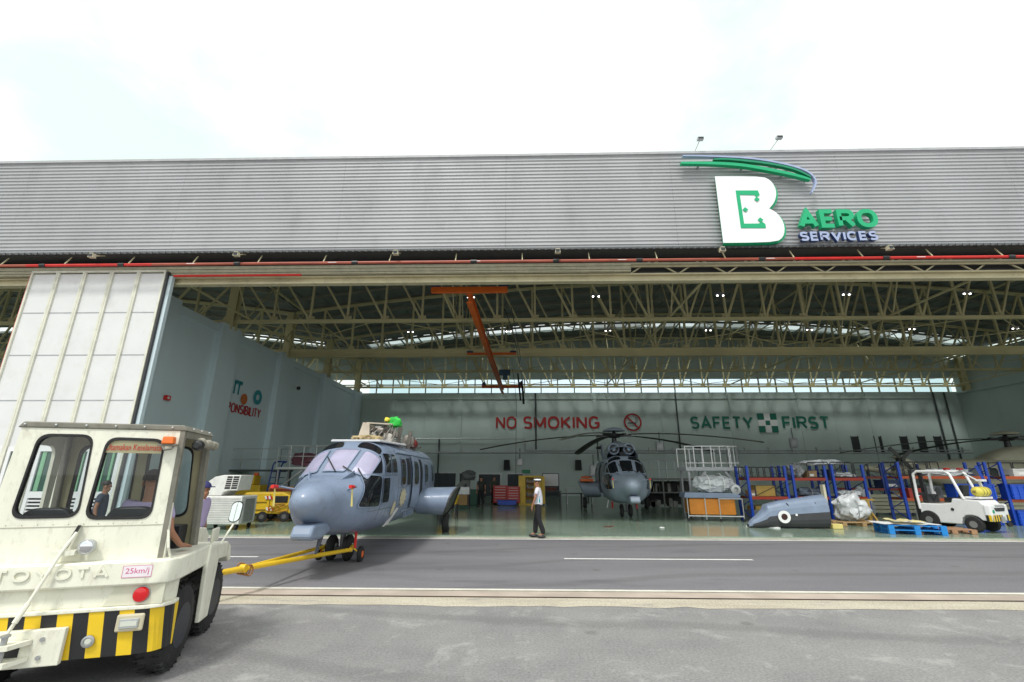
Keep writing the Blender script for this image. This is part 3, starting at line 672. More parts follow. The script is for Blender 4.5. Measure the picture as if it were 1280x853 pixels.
b.tube([(.2, 2, .1), (.5, 4, -.2), (.7, 8, -.3), (.9, 13, -.5), (1.0, 19, -.2)], .02, 5); b.tube([(.5, 2, .2), (.7, 6, 0), (.9, 11, -.2), (1.0, 19, 0)], .02, 5)
b.build('hanging_cable', blackp, CR)

# ------------------------------------------------------------------ helicopters
ST = [(0, .03, 1.35, 1.41, 1.38, 2), (.025, .12, 1.27, 1.49, 1.38, 2), (.08, .20, 1.19, 1.56, 1.38, 2), (.2, .29, 1.10, 1.64, 1.375, 2), (.4, .375, 1.01, 1.71, 1.37, 2), (.62, .45, .94, 1.76, 1.365, 2.05),
      (.8, .52, .88, 1.79, 1.36, 2.1), (1.05, .66, .76, 1.835, 1.36, 2.2), (1.4, .82, .67, 1.885, 1.38, 2.5), (1.6, .86, .65, 2.02, 1.45, 2.7), (2.3, .93, .60, 2.47, 1.6, 3.0), (2.6, .95, .58, 2.65, 1.62, 3.0),
      (3.2, .97, .56, 2.71, 1.62, 3.0), (8.6, .97, .56, 2.73, 1.62, 3.0), (9.6, .88, .72, 2.70, 1.68, 2.8), (10.6, .66, 1.05, 2.58, 1.85, 2.4), (11.6, .42, 1.5, 2.45, 1.98, 2.1)]
STT = ST+[(13.2, .26, 1.82, 2.36, 2.1, 2), (15.0, .17, 2.05, 2.34, 2.2, 2)]
def sec(u, st):
    u = max(0, min(st[-1][0]-1e-6, u))
    for a, c in zip(st, st[1:]):
        if a[0] <= u <= c[0]:
            t = (u-a[0])/(c[0]-a[0]); return [a[k]+(c[k]-a[k])*t for k in range(1, 6)]
def srf(u, ph, st=STT, off=0):
    a, zb, zt, zc, n = sec(u, st); cx, sx = math.cos(ph), math.sin(ph)
    h = (zt-zc) if sx > 0 else (zc-zb)
    x = a*math.copysign(abs(cx)**(2/n), cx); z = h*math.copysign(abs(sx)**(2/n), sx)
    nn = Vector((x/(a*a), 0, z/(h*h))).normalized() if off else Vector()
    p = Vector((x, u, zc+z))
    q = snap(p, zc, off) if (off and BV[0]) else None
    return q if q is not None else p+nn*off
def side(u, z, sg=1, off=.012):
    a, zb, zt, zc, n = sec(u, STT); h = (zt-zc) if z > zc else (zc-zb)
    q = min(1, abs(z-zc)/h); x = a*(1-q**n)**(1/n)
    q = snap(Vector((sg*x, u, z)), zc, off)
    return q if q is not None else Vector((sg*(x+off), u, z))
BV = [None]
def snap(p, zc, off):
    if BV[0] is None: return None
    loc, nrm, _, _ = BV[0].find_nearest(p)
    o = Vector((p.x, 0, p.z-zc))
    if nrm.dot(o) < 0: nrm = -nrm
    return loc+nrm*off
def pane(b, fn, quad, ex=5, sc=1.0, ring=0, n=36, flip=False):
    Q = [Vector(q) for q in quad]
    def P(s, t):
        s, t = (s+1)/2, (t+1)/2
        return fn(*(Q[0]*(1-s)*(1-t)+Q[1]*s*(1-t)+Q[2]*s*t+Q[3]*(1-s)*t))
    def mp(s, t):
        m_ = max(abs(s), abs(t))
        if m_ < 1e-9: return P(0, 0)
        dx, dy = s/m_, t/m_; k_ = (abs(dx)**ex+abs(dy)**ex)**(-1/ex); return P(dx*k_*m_, dy*k_*m_)
    if not ring:
        N_ = 12; vs = [mp(sc*(-1+2*i/N_), sc*(-1+2*j/N_)) for i in range(N_+1) for j in range(N_+1)]
        b.add(vs, [(i*(N_+1)+j, i*(N_+1)+j+1, (i+1)*(N_+1)+j+1, (i+1)*(N_+1)+j) for i in range(N_) for j in range(N_)]); return
    E_ = 12; sq = [(-1+2*i/E_, -1) for i in range(E_)]+[(1, -1+2*i/E_) for i in range(E_)]+[(1-2*i/E_, 1) for i in range(E_)]+[(-1, 1-2*i/E_) for i in range(E_)]; n = len(sq)
    vs = [mp(s*r_, t*r_) for r_ in (sc, sc*(1+ring)) for s, t in sq]
    b.add(vs, [(k, (k+1) % n, n+(k+1) % n, n+k) for k in range(n)])
def helicopter(label, loc, rz, body_m, glass_m, rotor=True, tail=True, sponson_cut=False, group='grey twin engined helicopters', scale=1, tr=(15.0, 3.7, 1.3)):
    H = thing('helicopter', label, 'helicopter', loc, rz, group); H.scale = (scale,)*3
    st = STT if tail else ST; BV[0] = None
    us = [0, .012, .025, .05, .08, .14, .2, .3, .4, .5, .6]
    B = MB(); B.grid(lambda i, j: srf(us[round(i*(len(us)-1))], 2*math.pi*j, st), len(us)-1, 96, True); B.f.append(list(range(96))); B.fm.append(0); B.build('radome', body_m, H, True, fix=True)
    us2 = [.603, .62, .7, .8, .92, 1.05, 1.2, 1.4, 1.5, 1.6, 1.85, 2.1, 2.3, 2.45, 2.6, 2.9, 3.2, 4.5, 6, 7.5, 8.6, 9.1, 9.6, 10.1, 10.6, 11.1, 11.58]+([12.4, 13.2, 14.1, 14.95] if tail else [])
    f = MB(); f.grid(lambda i, j: srf(us2[round(i*(len(us2)-1))], 2*math.pi*j, st), len(us2)-1, 96, True)
    nn = 96; last = (len(us2)-1)*nn
    f.f.append([last+k for k in range(nn)]); f.fm.append(0); f.f.append([k for k in range(nn)]); f.fm.append(0)
    body = f.build('fuselage', body_m, H, 50)
    BV[0] = BVHTree.FromPolygons([v.copy() for v in f.v], [q for q in f.f if len(q) == 4])
    phw = lambda u, d: srf(u, R(d), STT, .02)
    # windscreen: three front panes and side quarter panes
    for q, gm in (([(1.50, 101), (1.50, 79), (2.25, 80), (2.25, 100)], glass_m), ([(1.50, 70), (1.54, 35), (2.23, 39), (2.25, 72)], glass_m), ([(1.54, 145), (1.50, 110), (2.25, 108), (2.23, 141)], glass_m)):
        b = MB(); pane(b, phw, q, 14); w_ = b.build('windscreen', gm, H, True)
        b = MB(); pane(b, lambda u, d: srf(u, R(d), STT, .03), q, 14, .99, .12); b.build('window_frame', body_m, w_)
    for sg in (1, -1):
        fn = lambda u, z, s_=sg: side(u, z, s_, .016)
        fo = lambda u, z, s_=sg: side(u, z, s_, .026)
        def win(q, ex=6, nm='side_window', m_=dglass, ring=.09):
            b = MB(); pane(b, fn, q, ex); w_ = b.build(nm, m_, H, True)
            if ring: b = MB(); pane(b, fo, q, ex, 1.0, ring); b.build('window_frame', body_m, w_)
        win([(1.72, 1.91), (2.12, 1.91), (2.34, 2.30), (2.30, 2.30)], 20, ring=0)
        win([(1.12, 1.24), (2.03, 1.20), (2.08, 1.84), (1.50, 1.86)], 10, 'chin_window', ring=.06)
        win([(2.16, 1.26), (2.62, 1.26), (2.62, 1.80), (2.16, 1.80)], 12)
        win([(2.30, 1.92), (2.70, 1.92), (2.78, 2.36), (2.44, 2.36)], 12); win([(2.80, 1.92), (3.25, 1.92), (3.2, 2.36), (2.90, 2.36)], 12)
        win([(3.75, 1.62), (4.25, 1.62), (4.25, 2.28), (3.75, 2.28)], 5)
        b = MB(); pane(b, fn, [(4.45, 1.60), (4.85, 1.60), (4.85, 2.32), (4.45, 2.32)], 12); b.build('door_opening_shade', dark, H)  # dark patch painted for the shaded cabin, no hole cut
        # sliding door panel standing proud
        d = MB(); pane(d, lambda u, z, s_=sg: side(u, z, s_, .05), [(4.95, .98), (6.05, .98), (6.05, 2.38), (4.95, 2.38)], 9); pane(d, lambda u, z, s_=sg: side(u, z, s_, .05 if False else .028), [(4.95, .98), (6.05, .98), (6.05, 2.38), (4.95, 2.38)], 9, 1.0, .02)
        dd = d.build('sliding_door', body_m, H, 30)
        b = MB(); pane(b, lambda u, z, s_=sg: side(u, z, s_, .06), [(5.22, 1.60), (5.8, 1.60), (5.8, 2.24), (5.22, 2.24)], 4.5); b.build('window', dglass, dd, True)
        b = MB(); pane(b, fn, [(6.15, 1.0), (6.65, 1.0), (6.65, 2.34), (6.15, 2.34)], 12); b.build('door_opening_shade', dark, H)  # second dark patch, cabin shade painted on the skin
        for u0 in (7.15, 8.5, 9.55): win([(u0, 1.62), (u0+.5, 1.62), (u0+.5, 2.2), (u0, 2.2)], 4)
        b = MB(); b.tube([side(3.4, 2.42, sg, .03), side(9.0, 2.42, sg, .03)], .022, 6); b.tube([side(4.2, .93, sg, .02), side(8.2, .93, sg, .02)], .02, 6); b.build('door_rail', body_m, H)
        # steps and clutter low on the side
        b = MB()
        for u0 in (4.6, 4.95, 5.3, 5.65): b.tube([side(u0, .92, sg, .02), side(u0+.03, .80, sg, .09), side(u0+.25, .80, sg, .09), side(u0+.28, .92, sg, .02)], .014, 5)
        b.build('boarding_step', body_m, H)
        # sponson
        def sf(i, j):
            x = .85+1.0*i; k = 1-.35*max(0, i-.1) ; a = 2*math.pi*j; sq = lambda v: math.copysign(abs(v)**.75, v)
            front = 6.2+.55*i*(1 if not sponson_cut else .1); back = 8.9-.5*i; cy, ly = (front+back)/2, (back-front)/2
            return (sg*(x+.2*i*math.sin(a)), cy+ly*sq(math.cos(a)), 1.04+.41*(1+.06*i)*sq(math.sin(a)))
        s_ = MB(); s_.grid(sf, 8, 28, True)
        s_.f.append([8*28+k for k in range(28)]); s_.fm.append(0); sp_ = s_.build('sponson', body_m, H, 50)
        if sponson_cut:
            b = MB(); b.add([sf(1.004, k/28) for k in range(28)], [tuple(range(28))]); b.add([Vector(sf(1.0, k/28)) for k in range(28)]+[Vector(sf(1.06, k/28)) for k in range(28)], [(k, (k+1) % 28, (k+1) % 28+28, k+28) for k in range(28)])
            b.build('bay_shade_cap', mat('bay_shade', (.05, .05, .05), .6), sp_)  # dark cap paints the shade inside the hollow sponson end
        # main gear
        b = MB(); b.tube([(sg*1.45, 7.3, .85), (sg*1.5, 7.5, .32)], .06, 8); b.tube([(sg*1.4, 7.9, .85), (sg*1.48, 7.55, .4)], .035, 6); b.tube([(sg*1.45, 7.5, .32), (sg*1.62, 7.5, .32)], .05, 8); b.build('main_gear_leg', mat('gear_grey', (.18, .19, .2), .4, .4), H)
        w_ = MB().lathe([(.17, -.11), (.27, -.10), (.315, -.05), (.315, .05), (.27, .10), (.17, .11)], (sg*1.68, 7.5, .32), 'x', 22).build('wheel', black, H, 30)
        MB().lathe([(.15, -.115), (.05, -.09), (.05, .09), (.15, .115)], (sg*1.68, 7.5, .32), 'x', 16).build('hub', galv, w_)
        # pitot probe with red cover and streamer
        b = MB(); q = srf(.95, R(28 if sg > 0 else 152), STT, 0); e = q+Vector((sg*.22, -.16, .06)); b.tube([q, e-Vector((0, .02, 0)), e+Vector((0, -.22, 0))], .022, 6); pp = b.build('pitot_probe', body_m, H)
        MB().tube([e+Vector((0, -.16, 0)), e+Vector((0, -.36, .01))], .036, 8).build('probe_cover', redp, pp)
        MB().add([e+Vector((-.012, -.25, 0)), e+Vector((.012, -.25, 0)), e+Vector((.03, -.22, -.36)), e+Vector((0, -.24, -.36)), e+Vector((-.012, -.245, 0)), e+Vector((.012, -.245, 0)), e+Vector((.03, -.215, -.36)), e+Vector((0, -.235, -.36))], [(0, 1, 2, 3), (4, 5, 6, 7), (0, 1, 5, 4), (1, 2, 6, 5), (2, 3, 7, 6), (3, 0, 4, 7)]).build('streamer', mat('streamer_yellow', (.7, .6, .2), .7), pp)
        # eyebrow window
        b = MB(); pane(b, lambda u, d: srf(u, R(d), STT, .012), [(2.34, 86 if sg > 0 else 94), (2.34, 46 if sg > 0 else 134), (2.56, 48 if sg > 0 else 132), (2.60, 84 if sg > 0 else 96)], 5); b.build('roof_window', dglass, H, True)
        # nose strake fin
        b = MB(); d0 = 62 if sg > 0 else 118
        for off in (0,):
            P_ = [srf(1.02, R(d0), STT, -.01), srf(1.45, R(d0), STT, -.01), srf(1.45, R(d0), STT, .12)]
            b.add([p+Vector((.012, 0, 0)) for p in P_]+[p-Vector((.012, 0, 0)) for p in P_], [(0, 1, 2), (3, 4, 5), (0, 1, 4, 3), (1, 2, 5, 4), (2, 0, 3, 5)])
        b.build('deflector', body_m, H)
    pl = mat('panel_line', (.10, .12, .15), .6, var=.1)
    for sg in (-1, 1):
        b = MB()
        for u0 in (2.12, 3.45, 4.38, 6.9, 8.2, 9.2): b.tube([side(u0, z_, sg, .002) for z_ in [.9+.15*k for k in range(11)]], .006, 4)
        for z_, ua, ub in ((1.86, 1.5, 3.4), (1.12, 1.3, 4.4), (1.55, 3.5, 9.4), (2.46, 3.3, 9.0)): b.tube([side(ua+(ub-ua)*k/12, z_, sg, .002) for k in range(13)], .005, 4)
        for u0 in [2.7+.12*k for k in range(50)]:
            q = side(u0, 2.40, sg, .002); b.box(q.x-.006, q.x+.006, q.y-.006, q.y+.006, q.z-.006, q.z+.006)
        b.build('panel_joint', pl, H)
    # wipers
    b = MB()
    for d0, d1 in ((88, 104), (60, 84), (40, 62)): b.tube([srf(1.45, R(d0), STT, .04), srf(1.95 if d0 == 88 else 1.6, R(d1), STT, .05)], .015, 6)
    b.build('wiper', blackp, H)
    # chin sensor box and aerial fin
    b = MB(); b.prism([(.15, .98), (.98, 1.0), (.98, .78), (.55, .70), (.12, .72), (.05, .80)], lambda u, v: (-.14, u, v), lambda u, v: (.26, u, v)); b.build('chin_fairing', body_m, H, bevel=.05)
    b = MB(); b.prism([(.75, .72), (.95, .72), (.72, .42), (.64, .42)], lambda u, v: (.12, u, v), lambda u, v: (.15, u, v)); b.build('aerial_fin', mat('fin_dark', (.08, .09, .11), .5), H)
    # nose gear
    b = MB(); b.tube([(0, 2.5, .8), (0, 2.52, .26)], [.075, .055], 10); b.tube([(-.2, 2.52, .26), (.2, 2.52, .26)], .04, 8); b.tube([(0, 2.9, .75), (0, 2.55, .45)], .03, 6); b.build('nose_gear_leg', mat('gear_grey', (.18, .19, .2), .4, .4), H)
    for sg in (-1, 1):
        w_ = MB().lathe([(.12, -.085), (.22, -.08), (.275, -.04), (.275, .04), (.22, .08), (.12, .085)], (sg*.19-.05, 2.52, .275), 'x', 20).build('wheel', black, H, 30)
        MB().lathe([(.10, -.09), (.04, -.07), (.04, .07), (.10, .09)], (sg*.19-.05, 2.52, .275), 'x', 14).build('hub', galv, w_)
    if rotor:
        cw_ = MB()
        def cf(i, j):
            u = 3.0+6.2*i; hh = .95*math.sin(math.pi*min(1, .12+i*1.05))**.55 if i < .98 else .1; hh = max(hh, .05); ww = .72*(1-.35*i)
            a = math.pi*j; return (ww*math.cos(a), u, 2.55+hh*math.sin(a)**.7)
        cw_.grid(cf, 14, 20); cw_.build('engine_cowling', body_m, H, True)
        for sg in (-1, 1):
            i_ = MB().lathe([(.0, .25), (.14, .22), (.2, .0), (.23, -.03), (.27, .0), (.29, .5), (.29, .8)], (sg*.36, 3.25, 3.02), 'y', 20).build('engine_intake', body_m, H, 30)
            MB().ball((sg*.36, 3.25, 3.02), (.09, .06, .09), 10).build('intake_hub', mat('pale_blue', (.4, .55, .7), .3), i_)
            MB().lathe([(.19, .02), (.155, .0), (.15, .01), (.19, .04)], (sg*.36, 3.22, 3.02), 'y', 20).build('intake_ring', blackp, i_)
        MB().box(-.14, .14, 2.85, 2.95, 2.72, 2.86).build('cowl_inlet', dark, H)
        hd = MB().lathe([(.16, 3.3), (.12, 3.75), (.3, 3.78), (.34, 3.86), (.3, 3.98), (.1, 4.02), (.07, 4.12)], (0, 6.2, 0), 'z', 16)
        for k in range(5):
            a = R(248-90+72*k) ; hd.bar((.25*math.cos(a), 6.2+.25*math.sin(a), 3.87), (.95*math.cos(a), 6.2+.95*math.sin(a), 3.90), .16, .11)
        hd.build('rotor_head', blackp, H, 35)
        MB().lathe([(.62, 4.12), (.60, 4.16), (.4, 4.27), (.12, 4.33), (.01, 4.34)], (0, 6.2, 0), 'z', 24).build('rotor_cap', body_m, H, 35)
        for k in range(5):
            a = R(248-rotor+72*k); d = Vector((math.cos(a), math.sin(a), 0)); c_ = Vector((-math.sin(a), math.cos(a), 0)); vs = []; N_ = 14
            for i in range(N_+1):
                r_ = .95+6.6*i/N_; dr = -.55*(i/N_)**1.8*1.3; w_ = .16 if i == 0 else (.33 if i < N_ else .2)
                cc = Vector((0, 6.2, 3.90+dr))+d*r_
                vs += [cc-c_*w_*.7+Vector((0, 0, 0)), cc+Vector((0, 0, .03)), cc+c_*w_+Vector((0, 0, .005)), cc-Vector((0, 0, .03))]
            fs = [(4*i+j, 4*i+(j+1) % 4, 4*i+4+(j+1) % 4, 4*i+4+j) for i in range(N_) for j in range(4)]+[(0, 1, 2, 3), (4*N_, 4*N_+1, 4*N_+2, 4*N_+3)]
            MB().add(vs, fs).build('rotor_blade', mat('blade_olive', (.07, .08, .06), .5), H)
        if tail:
            b = MB(); b.prism([(tr[0]-1.4, 2.3), (tr[0]-.7, 2.34), (tr[0]+.3, tr[1]+.2), (tr[0]-.2, tr[1]+.25)], lambda u, v: (-.06, u, v), lambda u, v: (.06, u, v)); b.build('tail_fin', body_m, H, bevel=.02)
            b = MB(); b.prism([(tr[0]-.4, tr[1]-.5), (tr[0]+.1, tr[1]-.5), (tr[0]+.15, tr[1]-.47), (tr[0]-.2, tr[1]-.44)], lambda u, v: (.065, u, v), lambda u, v: (1.5, u, v)); b.build('tailplane', body_m, H)
            tb = MB()
            for k in range(4):
                a = R(50+90*k) ; tb.bar((-.3, tr[0], tr[1]), (-.3, tr[0]+tr[2]*math.cos(a), tr[1]+tr[2]*math.sin(a)), .18, .03, (1, 0, 0))
            tb.lathe([(.1, -.4), (.12, -.05)], (0, tr[0], tr[1]), 'x', 10); tb.build('tail_rotor', mat('blade_dark', (.04, .045, .04), .5), H)
    return H
# A: being towed out, without rotor or tail boom
HA = helicopter('blue grey helicopter without rotor or tail, towed out by the yellow tow bar', (-4.1, 8.72, 0), R(1.4), helm, wing, rotor=False, tail=False, sponson_cut=True)
b = MB(); b.add([(-.62, 2.72, 2.66), (.62, 2.72, 2.66), (.72, 5.2, 2.70), (-.72, 5.2, 2.70), (-.6, 2.72, 2.715), (.6, 2.72, 2.715), (.7, 5.2, 2.76), (-.7, 5.2, 2.76)], [(0, 1, 2, 3), (4, 5, 6, 7), (0, 1, 5, 4), (1, 2, 6, 5), (2, 3, 7, 6), (3, 0, 4, 7)])
b.build('roof_deck_cover', mat('offwhite_sheet', (.6, .6, .62), .6), HA, bevel=.02)
gear = mat('transmission_metal', (.20, .18, .16), .4, .5, var=.15, scale=5, dirt=.3)
gearl = mat('transmission_pale', (.45, .42, .38), .45, .4, var=.1, scale=5, dirt=.2)
b = MB().use(mat('bulkhead_beige', (.50, .43, .34), .6, var=.2))
b.prism([(-.62, 2.66), (-.22, 2.66), (-.26, 3.30), (-.45, 3.34)], lambda u, v: (u, 4.55, v), lambda u, v: (u, 4.62, v))
b.prism([(-.62, 2.66), (-.56, 2.66), (-.40, 3.34), (-.46, 3.34)], lambda u, v: (u, 4.625, v), lambda u, v: (u, 5.6, v))
b.prism([(-.46, 3.342), (.3, 3.30), (.3, 3.34), (-.46, 3.38)], lambda u, v: (u, 4.9, v), lambda u, v: (u, 5.1, v))
b.build('transmission_bulkhead', None, HA)
b = MB(); random.seed(3)
b.use(gear); b.use(gearl)
for k in range(26):
    b.use(gearl if random.random() < .4 else gear)
    x, y = random.uniform(-.36, .48), random.uniform(4.7, 5.9)
    b.tube([(x, y, 2.7), (x+random.uniform(-.12, .12), y+random.uniform(-.15, .15), random.uniform(3.0, 3.32))], random.uniform(.012, .03), 7)
for x, y, z, r_, h_, ax in ((-.2, 4.8, 2.95, .11, .22, 'y'), (.3, 4.75, 2.9, .13, .25, 'y'), (.05, 4.7, 3.12, .08, .2, 'x'), (-.1, 4.9, 3.2, .06, .25, 'x'), (.35, 5.3, 3.05, .09, .2, 'z'), (-.25, 5.5, 2.95, .12, .2, 'z'), (.12, 4.65, 2.82, .07, .15, 'y')):
    b.use(gearl if r_ > .1 else gear).lathe([(r_*.5, -h_/2), (r_, -h_/2+.02), (r_, h_/2-.02), (r_*.5, h_/2)], (x, y, z), ax, 14)
for k in range(5): b.use(gear).tube([(-.4+.2*k, 4.6, 2.76+.03*k), (-.35+.2*k, 4.58, 3.0), (-.2+.17*k, 4.7, 3.15), (-.1+.12*k, 5.0, 3.22)], .018, 6)
b.use(gear).lathe([(.26, 2.66), (.24, 2.95), (.14, 3.1), (.09, 3.2), (.08, 3.38)], (.05, 5.2, 0), 'z', 16)
b.build('gearbox', None, HA, 35)
b = MB()
for k in range(30):
    x, y, z = random.uniform(-.4, .6), random.uniform(5.6, 7.8), random.uniform(2.74, 2.9)
    b.tube([(x, y, z), (x+random.uniform(-.1, .1), y+random.uniform(-.5, .5), z+random.uniform(-.03, .08))], random.uniform(.015, .04), 7)
for x, y, h_ in ((.2, 6.2, .75), (.45, 6.6, .6), (0, 6.0, .5), (.5, 7.2, .4)): b.bar((x, y, 2.66), (x+.05, y, 2.66+h_), .12, .07)
b.lathe([(.1, 0), (.22, .05), (.22, .5), (.1, .55)], (.35, 6.9, 2.95), 'y', 12)
b.build('engine_mount', gear, HA, 35)
MB().lathe([(.1, 0), (.14, .05), (.14, .3), (.08, .34)], (.5, 7.0, 2.88), 'y', 12).build('oil_tank', mat('maroon', (.2, .03, .03), .4), HA, True)
b = MB()
for k in range(9): b.tube([(-.2+.07*k, 3.05+.1*(k % 3), 2.78), (-.15+.07*k, 3.6, 2.82+.03*(k % 2))], .035, 6)
b.blob((.05, 3.4, 2.80), (.38, .3, .09), .6, 3, 4, 2); b.build('duct_bundle', mat('tan_duct', (.42, .33, .18), .7, var=.3), HA, True)
MB().use(greenw).blob((.2, 5.7, 3.45), (.22, .18, .20), .35, 1.8, 2, 3).build('green_cover', None, HA, True)
MB().blob((-.03, 5.6, 3.52), (.09, .1, .08), .5, 3, 5, 2).build('cover_bag', mat('bag_yellow', (.7, .6, .05), .6), HA, True)
for q, m_ in (([(3.05, .92), (3.35, .92), (3.35, 1.24), (3.05, 1.24)], mat('primer_patch', (.55, .5, .34), .7)), ([(3.72, 1.1), (4.35, 1.1), (4.35, 1.5), (3.72, 1.5)], MC['primer_patch'])):
    b = MB(); Q = q; ragged = []
    cu, cz = (q[0][0]+q[2][0])/2, (q[0][1]+q[2][1])/2; ru, rzz = (q[1][0]-q[0][0])/2, (q[2][1]-q[1][1])/2
    for k in range(22): a = 2*math.pi*k/22; f_ = 1+(.28 if k % 2 else -.12)*(1 if ru > .2 else .3); ragged.append(side(cu+ru*f_*math.cos(a), cz+rzz*f_*math.sin(a), 1, .014))
    b.add(ragged, [tuple(range(22))]); b.build('primer_patch', m_, HA)
b = MB(); b.add([side(3.3, .68, 1, .05), side(3.62, .70, 1, .05), side(3.7, 1.05, 1, .03), side(3.5, 1.08, 1, .03), side(3.3, .68, 1, .06), side(3.62, .70, 1, .06), side(3.7, 1.05, 1, .04), side(3.5, 1.08, 1, .04)], [(0, 1, 2, 3), (4, 5, 6, 7), (0, 1, 5, 4), (1, 2, 6, 5), (2, 3, 7, 6), (3, 0, 4, 7)]); b.build('paper_tag', white, HA)
MB().tube([(.42, 2.1, .75), (.43, 2.08, .33)], .03, 6).build('red_streamer', redp, HA)
# B: parked inside facing out
HB = helicopter('dark grey helicopter with drooping rotor blades parked facing out in the middle of the hangar', (4.45, 19.4, .045), R(-5), helm2, dglass, rotor=72)
MB().lathe([(.02, 0), (.3, .03), (.3, .1), (.02, .14)], (-1.55, 7.2, 1.62), 'z', 14).box(-1.9, -1.2, 6.6, 7.8, 1.47, 1.6).build('sponson_cover', orange, HB)
for sg in (-1, 1): MB().tube([(sg*.55, 3.4, .6), (sg*.56, 3.38, .3)], .045, 6).build('red_streamer', redp, HB)
MB().bar((-.75, 3.2, .68), (-.83, 3.15, .35), .05, .02).build('white_tag', white, HB)
# C: beige one behind the racks, nose to the right
HC = helicopter('beige helicopter with domed rotor cap behind the racks at the right edge', (35.2, 29.0, .045), R(99), helc, dglass, rotor=40, scale=1.12, group=None, tr=(13.0, 2.65, .85))

HC.scale = (1.12, 1.12, 1.0)
MB().lathe([(.05, -.1), (.3, -.06), (.34, .1), (.34, .35), (.3, .4)], (1.0, 4.0, 2.85), 'y', 18).build('engine_cover', redp, HC, True)

# ------------------------------------------------------------------ tow bar
def wpt(x, y, z): return Vector((x, y, z))
TB = thing('tow_bar', 'yellow tubular tow bar forking to the nose wheels of the helicopter', 'tow bar', (-4.5, 9.4, 0))
o3 = Vector((-4.5, 9.4, 0))
A0 = Vector((-4.92, 7.15, .42))-o3; A1 = Vector((-4.58, 8.06, .41))-o3; Bn = Vector((-3.80, 10.75, .30))-o3; Bf = Vector((-4.50, 11.05, .32))-o3
MB().use(yellow).tube([A0, A1], .045, 10).tube([A1, Bn], .042, 10).tube([A1, Bf], .036, 10).lathe([(.045, -.05), (.065, -.045), (.065, .045), (.045, .05)], A1, 'x', 12).tube([Bn, Bn+Vector((-.12, .45, 0))], .05, 8).tube([Bf, Bf+Vector((.15, .3, 0))], .045, 8).build('tube_frame', None, TB, 40)
b = MB()
for k in range(5):
    a = k*.9; b.tube([A1+Vector((.03*k-.06, .02*k, 0))+Vector((.1*math.cos(t)*.4, .1*math.cos(t)*.3, .085*math.sin(t)-.01*k)) for t in [a+i*.6 for i in range(9)]], .012, 5)
b.build('chain', mat('rusty_chain', (.32, .15, .05), .6, .3, var=.4), TB)
for p in (Bf+Vector((-.1, .0, -.12)), Bn+Vector((.12, .35, -.14))):
    w_ = MB().lathe([(.08, -.045), (.16, -.035), (.17, 0), (.16, .035), (.08, .045)], p, 'x', 16).build('wheel', black, TB, 30)
    MB().lathe([(.03, -.05), (.075, -.046), (.075, .046), (.03, .05)], p, 'x', 12).build('hub', orange, w_)
b = MB(); b.bar(Bf+Vector((-.1, 0, -.12)), Bf+Vector((.1, 0, 0)), .03); b.bar(Bn+Vector((.12, .35, -.14)), Bn+Vector((.0, .2, 0)), .03); b.build('wheel_axle', yellow, TB)

# ------------------------------------------------------------------ tug
TG = thing('tow_tractor', 'cream aircraft tug with glazed cab and black and yellow striped rear bumper', 'tow tractor', (-3.43, 4.77, 0), R(17.3))
XM = -.79; XW = .84      # centre, half width
def path_xy(pts, n=5):   # rounded rear corner outline from left side round the rear to the right side
    return pts
# rear bumper with stripes: outline walked by arc length
out = [(XM-XW, .5), (XM-XW, .16), (XM-XW+.05, .05), (XM-XW+.16, 0), (XM+XW-.22, 0), (XM+XW-.09, .045), (XM+XW-.02, .13), (XM+XW, .24)]
def along(P, s):
    for a, c in zip(P, P[1:]):
        d = math.dist(a, c)
        if s <= d: t = s/d; return (a[0]+(c[0]-a[0])*t, a[1]+(c[1]-a[1])*t)
        s -= d
    return P[-1]
LT = sum(math.dist(a, c) for a, c in zip(out, out[1:]))
b = MB(); w_ = .118; k = 0; s_ = -.06
cuts = sorted(set([round(i*.03, 4) for i in range(int(LT/.03)+1)]+[LT]))
def band(b, P, z0, z1, off=0, sk=0, zoff=0):
    pass
stripes = []
while s_ < LT:
    s0, s1 = max(s_, 0), min(s_+w_, LT); b.use(hazy if k % 2 else blackp)
    n = max(1, int((s1-s0)/.03))
    for i in range(n):
        ta, tb = s0+(s1-s0)*i/n, s0+(s1-s0)*(i+1)/n
        sh = -.035
        pa, pb = along(out, ta), along(out, tb); pa2, pb2 = along(out, min(LT, max(0, ta-sh))), along(out, min(LT, max(0, tb-sh)))
        b.add([(pa[0], pa[1], .675), (pb[0], pb[1], .675), (pb2[0]+.0, pb2[1]+.02, .30), (pa2[0], pa2[1]+.02, .30)], [(0, 1, 2, 3)])
    s_ += w_; k += 1
b.use(blackp).add([(x, y+.02, .30) for x, y in out]+[(XM+XW-.05, .24, .30)], [tuple(range(len(out)+1))])
b.build('rear_bumper', None, TG, fix=False)
# body shell pieces
def shell(P, z0, z1, name, m, inset=0, bevel=0):
    b = MB(); n = len(P); b.add([(x, y, z0) for x, y in P]+[(x, y, z1) for x, y in P], [tuple(range(n)), tuple(range(2*n-1, n-1, -1))]+[(i, (i+1) % n, (i+1) % n+n, i+n) for i in range(n)])
    return b.build(name, m, TG, 50, bevel)
def ofs(P, d): return [(XM+(x-XM)*(1-d/XW), y+d) for x, y in P]
deck = [(XM-XW, .9), (XM-XW, .16), (XM-XW+.05, .05), (XM-XW+.16, 0), (XM+XW-.18, 0), (XM+XW-.06, .04), (XM+XW, .14), (XM+XW, 1.0)]
deckL = [(x, y-.03 if y < .3 else y) for x, y in deck]
shell(deckL, .885, 1.10, 'rear_deck', cream, bevel=.018)
mid = ofs([(x, y) for x, y in deck[:7]]+[(XM+XW, .24)], .035)
shell(mid, .705, .884, 'rear_panel', cream, bevel=.01)
shell([(x, y-.012 if y < .2 else y) for x, y in deck[:7]]+[(XM+XW, .24)], .676, .708, 'bumper_ledge', cream, bevel=.006)
